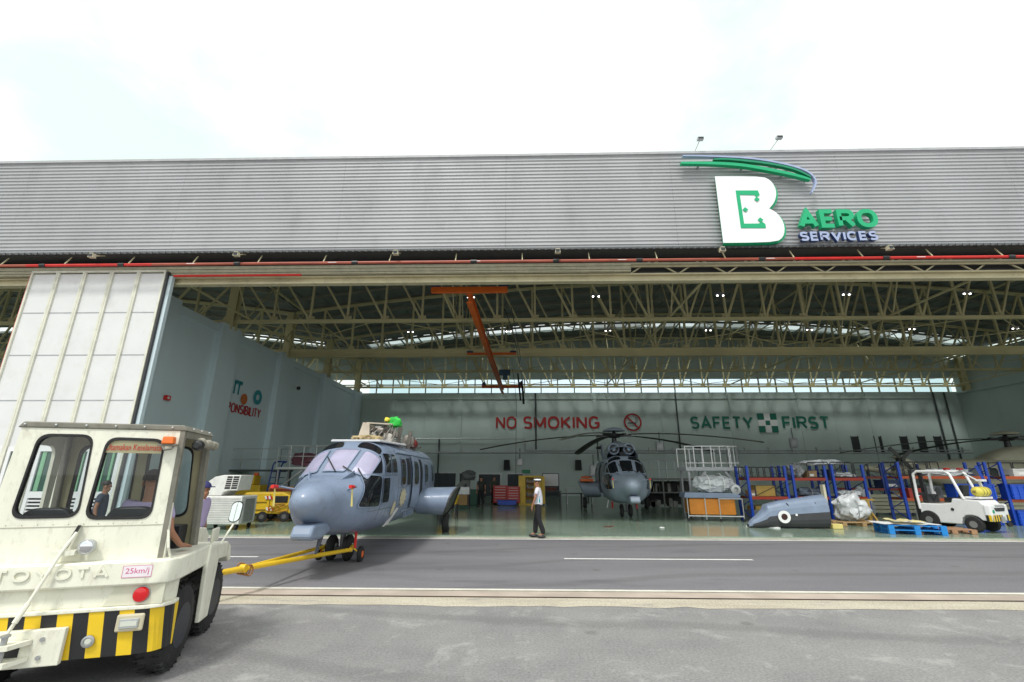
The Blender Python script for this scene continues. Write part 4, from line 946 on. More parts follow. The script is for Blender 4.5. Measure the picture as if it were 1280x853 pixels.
# raised lamp recess surround on the right of the mid panel
MB().prism([(-.42, .884), (-.02, .884), (-.02, .71), (-.50, .71)], lambda u, v: (u, .018, v), lambda u, v: (u, .034, v)).build('lamp_recess', mat('cream_shade', (.66, .65, .52), .4), TG, bevel=.004)
MB().lathe([(.066, .0), (.066, -.02), (.058, -.035), (.02, -.042)], (-.20, .016, .80), 'y', 22).build('tail_light', mat('red_lens', (.6, .005, .01), .12, coat=.5, var=.05), TG, 50)
MB().lathe([(.074, .0), (.074, -.006), (.066, -.007)], (-.20, .017, .80), 'y', 22).build('light_bezel', steel, TG)
lp = MB().box(-.345, -.125, -.03, .0, .50, .645).build('plate_lamp', mat('lamp_beige', (.55, .5, .36), .5), TG, bevel=.015)
MB().box(-.31, -.16, -.042, -.0305, .53, .61).build('lens', galv, lp, bevel=.004); MB().box(-.30, -.17, -.046, -.0425, .55, .59).build('bulb_cover', mat('lens_clear', (.6, .62, .55), .1), lp)
MB().lathe([(.05, 0), (.05, -.01), (.034, -.015), (.03, -.004)], (-.535, .0, .44), 'y', 20).build('socket_ring', steel, TG, 50)
MB().lathe([(.03, -.005), (.02, -.012)], (-.535, .0, .44), 'y', 16).build('socket_cap', mat('lens_clear', (.6, .62, .55), .1), TG)
stroke_text('TOYOTA', .87, .10, .2, T(-1.345, -.030, .965) @ FR, cream, 'lettering', TG, .012, mat('cream_shade', (.66, .65, .52), .4), 0, .5)
st_ = MB().use(mat('sticker_white', (.8, .74, .78), .5)).box(-.375, -.135, -.034, -.0315, .955, 1.06).use(mat('sticker_pink', (.6, .08, .25), .5)).box(-.375, -.135, -.0345, -.0342, .955, .959).box(-.375, -.135, -.0345, -.0342, 1.056, 1.06).box(-.375, -.371, -.0345, -.0342, .9592, 1.0558).box(-.139, -.135, -.0345, -.0342, .9592, 1.0558).build('speed_sticker', None, TG)
text('25km/j', .19, .062, T(-.35, -.0345, .975) @ FR, MC['sticker_pink'], 'lettering', st_, .0008, 0)
# hitch plate and jaw
hpn = MB().box(-1.42, -.70, -.055, -.001, .285, .575).build('hitch_plate', cream, TG, bevel=.008)
b = MB(); b.use(cream)
for zz in (.34, .47): b.prism([(-1.2, -.06), (-.92, -.06), (-1.0, -.22), (-1.12, -.22)], lambda u, v, z_=zz: (u, v, z_), lambda u, v, z_=zz: (u, v, z_+.035))
b.use(steel).lathe([(.022, .30), (.022, .56), (.035, .565), (.035, .58)], (-1.06, -.17, 0), 'z', 10).use(blackp).box(-1.12, -1.0, -.058, -.0555, .375, .47)
for x in (-1.3, -.85):
    for zz in (.36, .5): b.use(steel).lathe([(.018, -.07), (.018, -.055)], (x, 0, zz), 'y', 8)
b.build('hitch', None, hpn)
b = MB(); b.tube([(-.84, .03, 1.36), (-.875, -.06, 1.20), (-1.0, -.10, .80), (-1.06, -.16, .585)], .014, 8); b.tube([(-1.0, -.10, .8), (-1.04, -.14, .66)], .022, 8); b.box(-.96, -.78, -.05, .06, 1.17, 1.21)
b.build('hitch_rod', cream, TG, 40)
MB().bar((-.84, .055, 1.42), (-.90, .04, 1.22), .05, .02).build('rod_slot', blackp, TG)
wl = MB().lathe([(.03, .09), (.06, .06), (.068, -.0), (.062, -.008)], (-.715, -.02, 1.235), 'y', 20).tube([(-.715, .04, 1.23), (-.80, .0, 1.19)], .012, 6).build('work_lamp', galv, TG, 40)
MB().ball((-.715, -.022, 1.235), (.058, .02, .058), 14).build('lens', mat('chrome', (.75, .75, .78), .08, 1, var=.02), wl, True)
# flank, arches and chassis
MB().box(XM-XW+.30, XM+XW-.30, .12, 2.2, .421, .66).box(XM-XW+.06, XM+XW-.06, .92, 1.28, .36, .64).box(XM-.5, XM+.5, .1, 2.3, .28, .42).build('chassis', blackp, TG)
for s_ in (1, -1): MB().prism([(.93, 1.099), (1.33, 1.07), (1.30, .90), (1.22, .29), (.94, .29), (.90, .86)], lambda u, v: (XM+s_*(XW-.03), u, v), lambda u, v: (XM+s_*(XW+.02), u, v)).build('step_panel', cream, TG, bevel=.012)
for s_ in (1, -1):   # front wings
    MB().prism([(1.332, 1.065), (1.64, 1.05), (1.80, .98), (1.88, .80), (1.80, .78), (1.70, .86), (1.36, .88)], lambda u, v: (XM+s_*(XW-.36), u, v), lambda u, v: (XM+s_*(XW+.01), u, v)).build('front_wing', cream, TG, bevel=.02)
b = MB(); b.prism([(1.09, 1.11), (1.09, 1.30), (2.1, 1.18), (2.25, 1.08), (2.25, .45), (1.09, .45)], lambda u, v: (XM-XW+.4, u, v), lambda u, v: (XM+XW-.4, u, v)); b.build('bonnet', cream, TG, bevel=.02)
MB().box(XM-.4, XM+.4, 2.251, 2.4, .42, .58).build('front_bumper', blackp, TG)
MB().box(XM+XW-.05, XM+XW-.02, 1.06, 1.30, 1.101, 1.26).build('door_stub', mat('cream_side', (.70, .69, .57), .4), TG, bevel=.02)
for sg in (-1, 1):
    for y in (.52, 1.70):
        x = XM+sg*(XW-(.15 if y < 1 else .20)); prof = []
        b = MB().lathe([(.2, -.13), (.33, -.125), (.385, -.09), (.392, 0), (.385, .09), (.33, .125), (.2, .13)], (x, y, .392), 'x', 32)
        for k in range(28):
            a = 2*math.pi*k/28; c_, s2 = math.cos(a), math.sin(a)
            for t in (-1, 1): b.bar((x+t*.03, y+.3855*c_, .392+.3855*s2), (x+t*.108, y+.3735*math.cos(a+.09), .392+.3735*math.sin(a+.09)), .045, .012, (0, -s2, c_))
        w_ = b.build('wheel', black, TG, 35)
        rim = mat('rim_dark', (.03, .035, .045), .5)
        MB().lathe([(.03, sg*.10), (.07, sg*.11), (.08, sg*.05), (.15, sg*.04), (.19, sg*.11), (.205, sg*.132)], (x, y, .392), 'x', 24).build('rim', rim, w_, 35)
        nb = MB()
        for k in range(6): nb.lathe([(.012, sg*.04), (.012, sg*.075)], (x, y+.11*math.cos(k*1.047), .392+.11*math.sin(k*1.047)), 'x', 6)
        nb.build('wheel_nut', steel, w_)
# cab
cx0, cx1, cy0, cy1, cz0, cz1 = -1.55, -.12, .09, .90, 1.101, 2.33
W1 = [(-1.41, 1.50), (-.895, 1.50), (-.93, 2.26), (-1.37, 2.26)]; W2 = [(-.83, 1.48), (-.29, 1.475), (-.305, 2.23), (-.80, 2.24)]
def rr_(q, n=6, rad=.11, s=0):
    q = [Vector(p) for p in q]; c = sum(q, Vector((0, 0)))/4; o = []
    q = [c+(p-c)*(1+s/((p-c).length)) for p in q]
    for i in range(4):
        p = q[i]; a = (q[i-1]-p).normalized()*rad; d = (q[(i+1) % 4]-p).normalized()*rad
        for k in range(n+1): t = k/n; o.append(tuple((1-t)**2*(p+a)+2*t*(1-t)*p+t*t*(p+d)))
    return o
def holed_panel(fn, outer, holes, th, name, m, par):
    bm = bmesh.new(); es = []
    for loop in [outer]+holes:
        vs = [bm.verts.new((p[0], p[1], 0)) for p in loop]
        for i in range(len(vs)): es.append(bm.edges.new((vs[i], vs[(i+1) % len(vs)])))
    bmesh.ops.triangle_fill(bm, use_beauty=True, use_dissolve=False, edges=es)
    r = bmesh.ops.extrude_face_region(bm, geom=list(bm.faces))
    for g in r['geom']:
        if isinstance(g, bmesh.types.BMVert): g.co.z = th
    for v in bm.verts: v.co = Vector(fn(*v.co))
    bmesh.ops.recalc_face_normals(bm, faces=bm.faces)
    me = bpy.data.meshes.new(name); bm.to_mesh(me); bm.free(); me.materials.append(m); o = bpy.data.objects.new(name, me); COL.objects.link(o); o.parent = par; return o
outer = [(cx0-.04, cz0), (cx1+.02, cz0), (cx1-.03, cz1), (cx0+.02, cz1)]
holed_panel(lambda u, v, w: (u, cy0+w, v), outer, [rr_(W1), rr_(W2)], .035, 'cab_rear_panel', cream, TG)
cg = glass('cab_glass', (.80, .84, .84), .03)
for q in (W1, W2):
    fr = holed_panel(lambda u, v, w: (u, cy0-.008+w, v), rr_(q, s=.018), [rr_(q, s=-.012)], .05, 'window_seal', black, TG)
    P = rr_(q, s=-.008); MB().add([(x, cy0+.012, z) for x, z in P], [tuple(range(len(P)))]).build('pane', cg, fr, fix=False)
P0 = [(-.80, 2.10), (-.31, 2.095), (-.325, 2.19), (-.37, 2.215), (-.76, 2.22), (-.815, 2.18)]
sk = MB().add([(x, cy0+.006, z) for x, z in P0], [tuple(range(6))]).build('window_sticker', mat('sticker_olive', (.33, .30, .18), .5), TG, fix=False)
text('Utamakan Keselamatan', .50, .062, T(-.80, cy0+.003, 2.125) @ FR, mat('sticker_red', (.5, .05, .03), .5), 'lettering', sk, .001, 0)
grayb = mat('canvas_grey', (.21, .20, .165), .7, var=.2, scale=5, dirt=.4)
# roof
b = MB(); b.prism([(cx0-.01, cz1+.001), (cx1+.01, cz1+.001), (cx1-.03, cz1+.06), (cx0+.03, cz1+.06)], lambda u, v: (u, cy0-.015, v), lambda u, v: (u, cy1+.02, v)); b.build('cab_roof', grayb, TG, bevel=.012)
b = MB()
for x in (-1.5, -1.25, -1.0, -.75, -.5, -.25): b.ball((x, cy0-.022, cz1+.03), .012, 8)
for y in (.3, .55, .8): b.ball((cx1-.01, y, cz1+.035), .012, 8)
b.build('rivet', galv, TG, True)
# seams and rivets on the rear sheet
b = MB(); b.box(cx0-.03, cx1+.01, cy0-.004, cy0-.0005, 1.405, 1.411)
for x in [cx0+.12*k for k in range(1, 12)]: b.ball((x, cy0-.002, 1.43), .005, 6)
b.build('panel_seam', mat('seam', (.45, .44, .36), .5), TG)
# pillars, side frames, windscreen frame
b = MB()
b.bar((cx1-.015, cy0+.02, cz0), (cx1-.035, cy0+.02, cz1), .045, .05)
b.bar((cx1-.03, cy0+.04, cz1-.035), (cx1-.03, cy1, cz1-.035), .05, .07)
b.build('door_frame', grayb, TG)
for x_, s_ in ((cx1, -1), (cx0, 1)): MB().bar((x_+s_*.02, cy1+.09, cz0-.03), (x_+s_*.035, cy1-.05, cz1), .06, .10).build('front_pillar', grayb, TG, bevel=.01)
crin = mat('cab_interior', (.42, .38, .24), .6, var=.15)
WF = rr_([(cx0+.12, 1.42), (XM-.06, 1.42), (XM-.05, 2.2), (cx0+.16, 2.2)]); WG = rr_([(XM+.06, 1.42), (cx1-.13, 1.42), (cx1-.16, 2.2), (XM+.06, 2.2)])
SL = lambda v: .14*(2.33-v)/1.23
holed_panel(lambda u, v, w: (u, cy1-.06+w+SL(v), v), [(cx0+.05, cz0-.3), (cx1-.06, cz0-.3), (cx1-.07, cz1), (cx0+.06, cz1)], [WF, WG], .03, 'windscreen_frame', crin, TG)
for q in ([(cx0+.12, 1.42), (XM-.06, 1.42), (XM-.05, 2.2), (cx0+.16, 2.2)], [(XM+.06, 1.42), (cx1-.13, 1.42), (cx1-.16, 2.2), (XM+.06, 2.2)]):
    fr = holed_panel(lambda u, v, w: (u, cy1-.068+w+SL(v), v), rr_(q, s=.012), [rr_(q, s=-.018)], .05, 'windscreen_seal', black, TG)
    P = rr_(q, s=-.01); MB().add([(x, cy1-.045+SL(z), z) for x, z in P], [tuple(range(len(P)))]).build('pane', cg, fr, fix=False)
holed_panel(lambda u, v, w: (cx0+.005+w, u, v), [(cy0+.04, cz0), (cy1-.1, cz0), (cy1-.12, cz1-.001), (cy0+.05, cz1-.001)], [rr_([(cy0+.15, 1.45), (cy1-.2, 1.45), (cy1-.24, 2.18), (cy0+.17, 2.18)])], .03, 'cab_side_panel', cream, TG)
MB().box(cx0+.05, cx1-.08, cy1-.2, cy1+.0, 1.0, 1.34).build('dashboard', blackp, TG, bevel=.02)
b = MB(); b.tube([(-.52, .62, 1.42), (-.50, .86, 1.15)], .018, 6)
for k in range(20):
    a0, a1 = 2*math.pi*k/20, 2*math.pi*(k+1)/20; n_ = Vector((0, -.74, .67)); ux = Vector((1, 0, 0)); uy = n_.cross(ux)
    c_ = Vector((-.52, .62, 1.42)); b.bar(c_+(ux*math.cos(a0)+uy*math.sin(a0))*.18, c_+(ux*math.cos(a1)+uy*math.sin(a1))*.18, .022)
b.bar((-.70, .62, 1.42), (-.34, .62, 1.42), .02); b.build('steering_wheel', blackp, TG)
MB().bar((-.62, .45, 1.15), (-.66, .62, 1.62), .014).build('gear_lever', blackp, TG)
seatm = mat('seat_black', (.015, .017, .022), .35)
for sx in (-1.19, -.50):
    b = MB(); P = rr_([(sx-.22, 1.05), (sx+.22, 1.05), (sx+.21, 1.575), (sx-.21, 1.575)], rad=.14)
    b.prism(P, lambda u, v: (u, .17, v), lambda u, v: (u, .26, v)); s2 = b.build('seat', seatm, TG, 35, .02)
    MB().box(sx-.22, sx+.22, .28, .68, .95, 1.05).build('seat_cushion', seatm, s2, bevel=.03)
MB().box(cx0+.05, cx1-.03, .12, cy1-.1, .67, .70).build('cab_floor', blackp, TG)
# beacon, lamp, rolled curtain, mirror
bc = MB().box(-.33, -.17, .0, .068, 2.17, 2.19).tube([(-.30, .03, 2.185), (-.25, -.02, 2.13), (-.20, .0, 2.14), (-.185, .03, 2.185)], .012, 6).build('beacon_bracket', grayb, TG)
MB().prism([(-.295, 2.191), (-.185, 2.191), (-.19, 2.265), (-.285, 2.265)], lambda u, v: (u, -.02, v), lambda u, v: (u, .06, v)).build('beacon', mat('amber_lens', (.85, .17, .01), .2, coat=.4), bc, bevel=.01)
MB().lathe([(.03, -.06), (.05, -.04), (.058, .02), (.05, .03)], (-.04, .24, 2.19), 'y', 16).tube([(-.04, .27, 2.19), (-.08, .28, 2.25)], .014, 6).build('spot_lamp', blackp, TG, 35)
b = MB(); b.tube([(-.06, .30+.075*k, 2.22+.012*math.sin(k*2.3)) for k in range(8)], [.045+.01*math.sin(k*1.9) for k in range(8)], 10); b.build('rolled_curtain', mat('curtain_roll', (.33, .31, .25), .8, var=.3, scale=12), TG, True)
b = MB(); b.tube([(.03, 1.40, 1.04), (.05, 1.48, 1.12), (.08, 1.62, 1.24), (.085, 1.66, 1.30)], .012, 8); mr = b.build('mirror_arm', cream, TG, True)
MS = MB(); P = rr_([(.02, 1.28), (.14, 1.28), (.15, 1.54), (.03, 1.54)], rad=.06)
MS.prism(P, lambda u, v: (u, 1.65+.25*(v-1.41)+.42*(u-.085), v), lambda u, v: (u, 1.68+.25*(v-1.41)+.42*(u-.085), v)); MS.build('mirror_housing', blackp, mr, 35)
P = rr_([(.02, 1.28), (.14, 1.28), (.15, 1.54), (.03, 1.54)], rad=.06, s=-.012); MB().add([(x, 1.647+.25*(z-1.41)+.42*(x-.085), z) for x, z in P], [tuple(range(len(P)))]).build('mirror_glass', mat('mirror', (.85, .88, .85), .03, 1, var=0), mr, fix=False)
MB().tube([(-.10, .06, 1.36), (-.06, .03, 1.2), (-.05, .10, 1.10)], .012, 6).build('latch', cream, TG)

# ------------------------------------------------------------------ people
def skinobj(name, chains, m, parent, sub=2):
    """chains: list of point lists [(x,y,z,r),...]; points shared when equal"""
    vs = []; idx = {}; es = []
    def vi(p):
        k = tuple(round(c, 4) for c in p[:3])
        if k not in idx: idx[k] = len(vs); vs.append(p)
        return idx[k]
    for ch in chains:
        for a, c in zip(ch, ch[1:]): es.append((vi(a), vi(c)))
    me = bpy.data.meshes.new(name); me.from_pydata([p[:3] for p in vs], es, []); o = bpy.data.objects.new(name, me); COL.objects.link(o); o.parent = parent
    md = o.modifiers.new('skin', 'SKIN'); md.use_smooth_shade = True
    sv = me.skin_vertices[0].data
    for i, p in enumerate(vs):
        r_ = p[3]; sv[i].radius = r_ if isinstance(r_, tuple) else (r_, r_); sv[i].use_root = (i == 0)
    ss = o.modifiers.new('subdivision', 'SUBSURF'); ss.levels = sub; ss.render_levels = sub
    me.materials.append(m); return o
def hand(w, d, side_, curl=.4, s=1):
    """finger chains from wrist w pointing along d"""
    d = Vector(d).normalized(); w = Vector(w); up_ = Vector((0, 0, 1)) if abs(d.z) < .7 else Vector((0, 1, 0))
    a = d.cross(up_).normalized(); n = a.cross(d).normalized(); ch = []
    palm = w+d*.055*s
    base = [(*w, .024*s), (*palm, (.036*s))]
    for k, (off, ln) in enumerate(((-.030, .068), (-.011, .078), (.011, .073), (.030, .058))):
        p1 = palm+a*off*s+d*.035*s; p2 = p1+(d-n*curl*.5)*ln*.5*s; p3 = p2+(d*.7-n*curl)*ln*.5*s
        ch.append([(*palm, .036*s), (*p1, .0095*s), (*p2, .0085*s), (*p3, .0075*s)])
    t1 = w+d*.03*s-a*side_*.03*s; t2 = t1+(d*.6-a*side_*.5)*.045*s; t3 = t2+d*.03*s
    ch.append([(*palm, .036*s), (*t1, .012*s), (*t2, .010*s), (*t3, .009*s)])
    return [base]+ch
def person(label, loc, rz, pose, shirt, trousers, hair=hair_m, cap=None, cap2=None, extra=None, long_sleeve=False, cat='person'):
    P = thing('person', label, cat, loc, rz)
    g = lambda k: Vector(pose[k])
    pel, che, nek, hd = g('pelvis'), g('chest'), g('neck'), g('head')
    body = [[(*pel, .11), (*((pel+che)/2), .10), (*che, .12), (*nek, .05), (*(hd-Vector((0, 0, .05))), .066), (*(hd+Vector((0, -.0, .03))), .082), (*(hd+Vector((0, 0, .09))), .06)]]
    body.append([(*(hd-Vector((0, 0, .05))), .066), (*(hd+Vector((0, .085, -.055))), .03)])                      # chin
    body.append([(*(hd+Vector((0, 0, .03))), .082), (*(hd+Vector((0, .10, -.005))), .014)])                       # nose
    sh = []; tr = [[(*(pel+Vector((0, 0, .15))), (.14, .10)), (*(pel+Vector((0, 0, .06))), (.15, .11)), (*(pel-Vector((0, 0, .03))), (.145, .115))]]
    sh.append([(*(pel-Vector((0, 0, .03))), (.16, .14)), (*(pel+Vector((0, 0, .05))), (.168, .145)), (*((pel+che)/2), (.165, .15)), (*che, (.18, .145)), (*(nek-Vector((0, 0, .06))), (.10, .07))])
    for s_ in ('L', 'R'):
        sd_ = -1 if s_ == 'L' else 1
        S_, E_, W_ = g('sh'+s_), g('el'+s_), g('wr'+s_); hdv = Vector(pose.get('hd'+s_, tuple((W_-E_).normalized())))
        body.append([(*che, .12), (*S_, .052), (*E_, .040), (*W_, .026)]); hc = hand(W_, hdv, sd_, pose.get('curl', .5)); body += hc
        sl = S_.lerp(E_, .62) if not long_sleeve else W_
        sh.append([(*che, (.17, .12)), (*S_, .070), (*(S_.lerp(E_, .35)), .064), (*sl, .060 if not long_sleeve else .035)])
        H_, K_, A_, T_ = g('hip'+s_), g('kn'+s_), g('an'+s_), g('toe'+s_)
        body.append([(*pel, .11), (*H_, .08), (*K_, .055), (*A_, .038), (*T_, .03)])
        tr.append([(*(pel-Vector((0, 0, .03))), (.145, .115)), (*H_, .105), (*K_, .086), (*(A_+Vector((0, 0, .09))), .08), (*(A_-Vector((0, 0, .02))), .075)])
    bo = skinobj('body', body, skin_m, P)
    skinobj('shirt', sh, shirt, P); skinobj('trousers', tr, trousers, P)
    b = MB()
    for s_ in ('L', 'R'):
        A_, T_ = g('an'+s_), g('toe'+s_); b = MB(); d = (T_-A_); d.z = 0; d.normalize(); c_ = A_.lerp(T_, .45); yaw_ = math.atan2(-d.x, d.y)
        b.xf = Matrix.Translation((c_.x, c_.y, min(A_.z, T_.z)-.02)) @ Matrix.Rotation(yaw_, 4, 'Z')
        b.ball((0, 0, 0), (.052, .145, .05), 12); b.build('shoe', blackp, P, True)
    hz_ = hd+Vector((0, -.012, .045))
    MB().grid(lambda i, j: (hz_.x+.088*math.sin(R(100)*i)*math.cos(2*math.pi*j), hz_.y+.105*math.sin(R(100)*i)*math.sin(2*math.pi*j)-.01*i, hz_.z+.10*math.cos(R(100)*i)), 6, 16, True).build('hair', hair, P, True)
    for sx in (-1, 1):
        MB().ball((hd.x+sx*.03, hd.y+.078, hd.z+.012), (.012, .008, .008), 8).build('eye', blackp, bo, True)
        MB().ball((hd.x+sx*.083, hd.y-.005, hd.z-.005), (.012, .025, .035), 8).build('ear', skin_m, bo, True)
    if cap:
        c_ = MB().grid(lambda i, j: (hz_.x+.100*math.sin(R(90)*i)*math.cos(2*math.pi*j), hz_.y+.122*math.sin(R(90)*i)*math.sin(2*math.pi*j), hz_.z+.118*math.cos(R(90)*i)), 7, 18, True).build('cap', cap, P, True)
        MB().prism([(-.075, .08), (-.06, .17), (0, .2), (.06, .17), (.075, .08)], lambda u, v: (hz_.x+u, hz_.y+v, hz_.z+.005), lambda u, v: (hz_.x+u, hz_.y+v, hz_.z+.02)).build('peak', cap, c_)
        if cap2: MB().grid(lambda i, j: (hz_.x+.104*math.sin(R(58+18*i))*math.cos(2*math.pi*j), hz_.y+.126*math.sin(R(58+18*i))*math.sin(2*math.pi*j), hz_.z+.0+.123*math.cos(R(58+18*i))), 2, 18, True).build('cap_band', cap2, c_, True)
    return P, bo
walk = dict(pelvis=(0, 0, .93), chest=(0, .01, 1.27), neck=(0, .02, 1.45), head=(0, .035, 1.59), shL=(-.185, .01, 1.40), shR=(.185, .01, 1.40), elL=(-.23, .08, 1.13), wrL=(-.22, .17, .90), elR=(.24, -.02, 1.12), wrR=(.24, .03, .87),
            hipL=(-.09, 0, .90), hipR=(.09, 0, .90), knL=(-.10, -.01, .49), anL=(-.10, -.14, .10), toeL=(-.10, .01, .04), knR=(.10, .10, .49), anR=(.10, .12, .10), toeR=(.11, .27, .04), hdL=(0, .15, -1), hdR=(.05, .1, -1))
wshirt = mat('shirt_white', (.72, .70, .78), .8, var=.06); btr = mat('trousers_black', (.012, .012, .015), .85)
P1, _ = person('person in white shirt, black trousers and black and white cap, alone at the white line', (.47, 15.12, .045), R(82), walk, wshirt, btr, cap=blackp, cap2=mat('helmet_white', (.75, .78, .78), .35))
b = MB(); b.grid(lambda i, j: (-.158+.012*math.sin(math.pi*j), -.07+.10*j, 1.0+.20*i), 4, 4); b.grid(lambda i, j: (.158-.012*math.sin(math.pi*j), -.07+.10*j, 1.0+.20*i), 4, 4); b.build('side_panel', mat('teal_cloth', (.02, .36, .40), .8), P1, True)
stand = dict(walk); stand.update(knL=(-.10, .02, .49), anL=(-.11, -.02, .10), toeL=(-.12, .13, .04), knR=(.10, .02, .49), anR=(.11, -.01, .10), toeR=(.12, .14, .04), elL=(-.24, -.03, 1.12), wrL=(-.25, .02, .87), elR=(.24, -.03, 1.12), wrR=(.25, .02, .87))
lavs = mat('shirt_lavender', (.40, .33, .52), .8, var=.08)
person('person in lavender shirt and dark blue cap, left of the white cooling cart', (-6.13, 9.0, .005), R(-88), stand, lavs, btr, cap=mat('cap_blue', (.02, .02, .12), .7))
person('dark haired person in a dark shirt seen through the right rear window of the tug', (-9.85, 11.0, .005), R(-60), stand, mat('shirt_dark', (.04, .055, .09), .8), btr)
dg_ = mat('overall_dark', (.022, .025, .02), .8)
person('dark clothed person standing by the open doorway at the back of the hangar', (-2.5, 28.2, .045), R(20), stand, dg_, btr, long_sleeve=True)
person('dark clothed person beside the grey machine at the back of the hangar', (-1.9, 30.6, .045), R(-140), stand, mat('overall_olive', (.05, .06, .04), .8), btr, long_sleeve=True)
# driver, seated in the tug's right seat with the right arm resting on the sill
drv = dict(pelvis=(-.47, .40, 1.13), chest=(-.45, .38, 1.45), neck=(-.45, .40, 1.64), head=(-.46, .43, 1.80), shL=(-.63, .40, 1.58), shR=(-.26, .38, 1.57), elL=(-.70, .55, 1.36), wrL=(-.62, .62, 1.50), elR=(-.15, .24, 1.33), wrR=(-.09, .44, 1.165),
           hipL=(-.56, .44, 1.10), hipR=(-.38, .44, 1.10), knL=(-.57, .80, 1.08), anL=(-.56, .84, .78), toeL=(-.56, .95, .76), knR=(-.37, .80, 1.08), anR=(-.38, .84, .78), toeR=(-.38, .95, .76), hdL=(.3, .6, .2), hdR=(.28, 1, -.12), curl=.35)
DR, _ = person('driver in lavender shirt seated in the tug with the right forearm out on the sill', (-3.43, 4.77, 0), R(17.3), drv, lavs, btr)

# ------------------------------------------------------------------ left inside: cooling cart, ground power unit, platforms
t = thing('cooling_cart', 'white air conditioning cart with curved hood and black grille beside the yellow power unit', 'cooling cart', (-10.35, 16.75, .045))
off_w = mat('cart_white', (.72, .72, .68), .45, dirt=.2)
MB().box(-.8, .62, -.35, .6, .18, 1.10).build('cabinet', off_w, t, bevel=.03)
b = MB(); b.prism([(-.8, 1.11), (-.8, 1.35), (-.72, 1.58), (-.5, 1.74), (-.2, 1.80), (.42, 1.80), (.36, 1.28), (.05, 1.28), (-.12, 1.22), (-.18, 1.11)], lambda u, v: (u, -.3, v), lambda u, v: (u, .5, v)); b.build('hood', off_w, t, 30, .02)
b = MB().use(blackp).prism([(-.10, 1.33), (.335, 1.33), (.375, 1.76), (-.05, 1.76)], lambda u, v: (u, -.305, v), lambda u, v: (u, -.3005, v)).use(off_w)
for k in range(1, 6): b.box(-.1+.01*k, .34+.006*k, -.312, -.3055, 1.33+.07*k, 1.342+.07*k)
b.bar((.12, -.31, 1.33), (.16, -.31, 1.76), .03, .01)
b.build('grille', None, t)
b = MB()
for k in range(11): b.box(-.74, .56, -.362, -.351, .24+.075*k, .28+.075*k)
b.build('louvre', mat('louvre_grey', (.5, .5, .48), .5), t)
for x in (-.7, .5):
    for y in (-.25, .5): MB().lathe([(.03, -.03), (.09, -.03), (.09, .03), (.03, .03)], (x, y, .09), 'x', 12).box(x-.04, x+.04, y-.04, y+.04, .1, .18).build('caster', black, t)
MB().box(.621, .66, -.2, .4, .25, 1.0).build('side_vent', steel, t)
t = thing('power_unit', 'yellow wheeled ground power unit with red and white warning plates beside the cooling cart', 'ground power unit', (-10.4, 19.6, .045), R(8))
MB().prism([(-.95, .3), (.95, .3), (.95, .95), (.6, 1.12), (-.85, 1.12), (-.95, 1.0)], lambda u, v: (u, -.45, v), lambda u, v: (u, .45, v)).build('body', yellow, t, bevel=.04)
MB().box(-.9, .0, -.48, -.451, .74, .76).box(-.9, .0, -.48, -.451, .45, .47).box(.1, .12, -.47, -.451, .32, 1.05).build('door_seam', mat('rust_edge', (.2, .1, .02), .7), t)
MB().box(.3, .8, -.47, -.451, .72, .98).build('control_panel', blackp, t, bevel=.01)
for x, zz in ((-.1, .98), (.0, .55)):
    b = MB()
    for k in range(4): b.use(redp if k % 2 else white).prism([(x+.07*k, zz), (x+.07*k+.07, zz), (x+.07*k+.11, zz-.12), (x+.07*k+.04, zz-.12)], lambda u, v: (u, -.49, v), lambda u, v: (u, -.481, v))
    b.build('warning_plate', None, t)
for x in (-.1, .75):
    for y in (-.47, .47):
        w_ = MB().lathe([(.1, -.06), (.19, -.05), (.2, 0), (.19, .05), (.1, .06)], (x, y, .2), 'y', 18).build('wheel', black, t, 30)
        MB().lathe([(.03, -.07), (.09, -.065), (.09, .065), (.03, .07)], (x, y, .2), 'y', 12).build('hub', mat('hub_dark', (.12, .12, .12), .5), w_)
b = MB(); random.seed(5)
for k in range(12): b.tube([(random.uniform(.1, .9), -.47, random.uniform(.3, .7)), (random.uniform(.1, .9), -.5, random.uniform(.3, .7))], .02, 5)
b.box(-1.0, -.951, -.3, .3, .4, 1.0); b.tube([(.95, -.2, .35), (1.5, -.25, .2)], .03, 6); b.build('fittings', mat('amber_dark', (.45, .24, .02), .6), t)
t = thing('equipment_cabinet', 'low orange and red equipment cabinet behind the yellow power unit', 'cabinet', (-10.3, 21.6, .045))
MB().box(-1.2, 1.9, -.3, .3, .1, 1.28).build('housing', mat('amber_paint', (.62, .26, .03), .5, dirt=.3), t, bevel=.02)
MB().box(-1.15, -.1, -.32, -.301, 1.02, 1.2).build('vent_panel', mat('maroon_panel', (.3, .05, .02), .5), t)
MB().box(.0, .9, -.32, -.301, 1.05, 1.2).build('name_plate', blackp, t)
MB().box(-1.1, -.9, -.2, .2, .0, .1).box(1.6, 1.8, -.2, .2, .0, .1).build('foot', blackp, t)
def railing(b, pts, h, r_=.022, post=1.0, mid=True):
    for p, q in zip(pts, pts[1:]):
        p, q = Vector(p), Vector(q); L_ = (q-p).length; n = max(1, round(L_/post))
        for hh in ([h, h*.5] if mid else [h]): b.tube([p+Vector((0, 0, hh)), q+Vector((0, 0, hh))], r_, 6)
        for i in range(n+1): a = p.lerp(q, i/n); b.tube([a, a+Vector((0, 0, h))], r_, 6)
t = thing('wheeled_platform', 'grey railed platform with a dark deck and yellow machine on it, behind the tug', 'work platform', (-15.0+1.4, 25, .045))
MB().box(-2.2, .9, -.8, .8, 1.95, 2.05).build('deck', darkpipe, t)
b = MB(); railing(b, [(-2.2, -.75, 2.05), (.9, -.75, 2.05), (.9, .75, 2.05)], 1.05); b.build('guard_rail', galv, t)
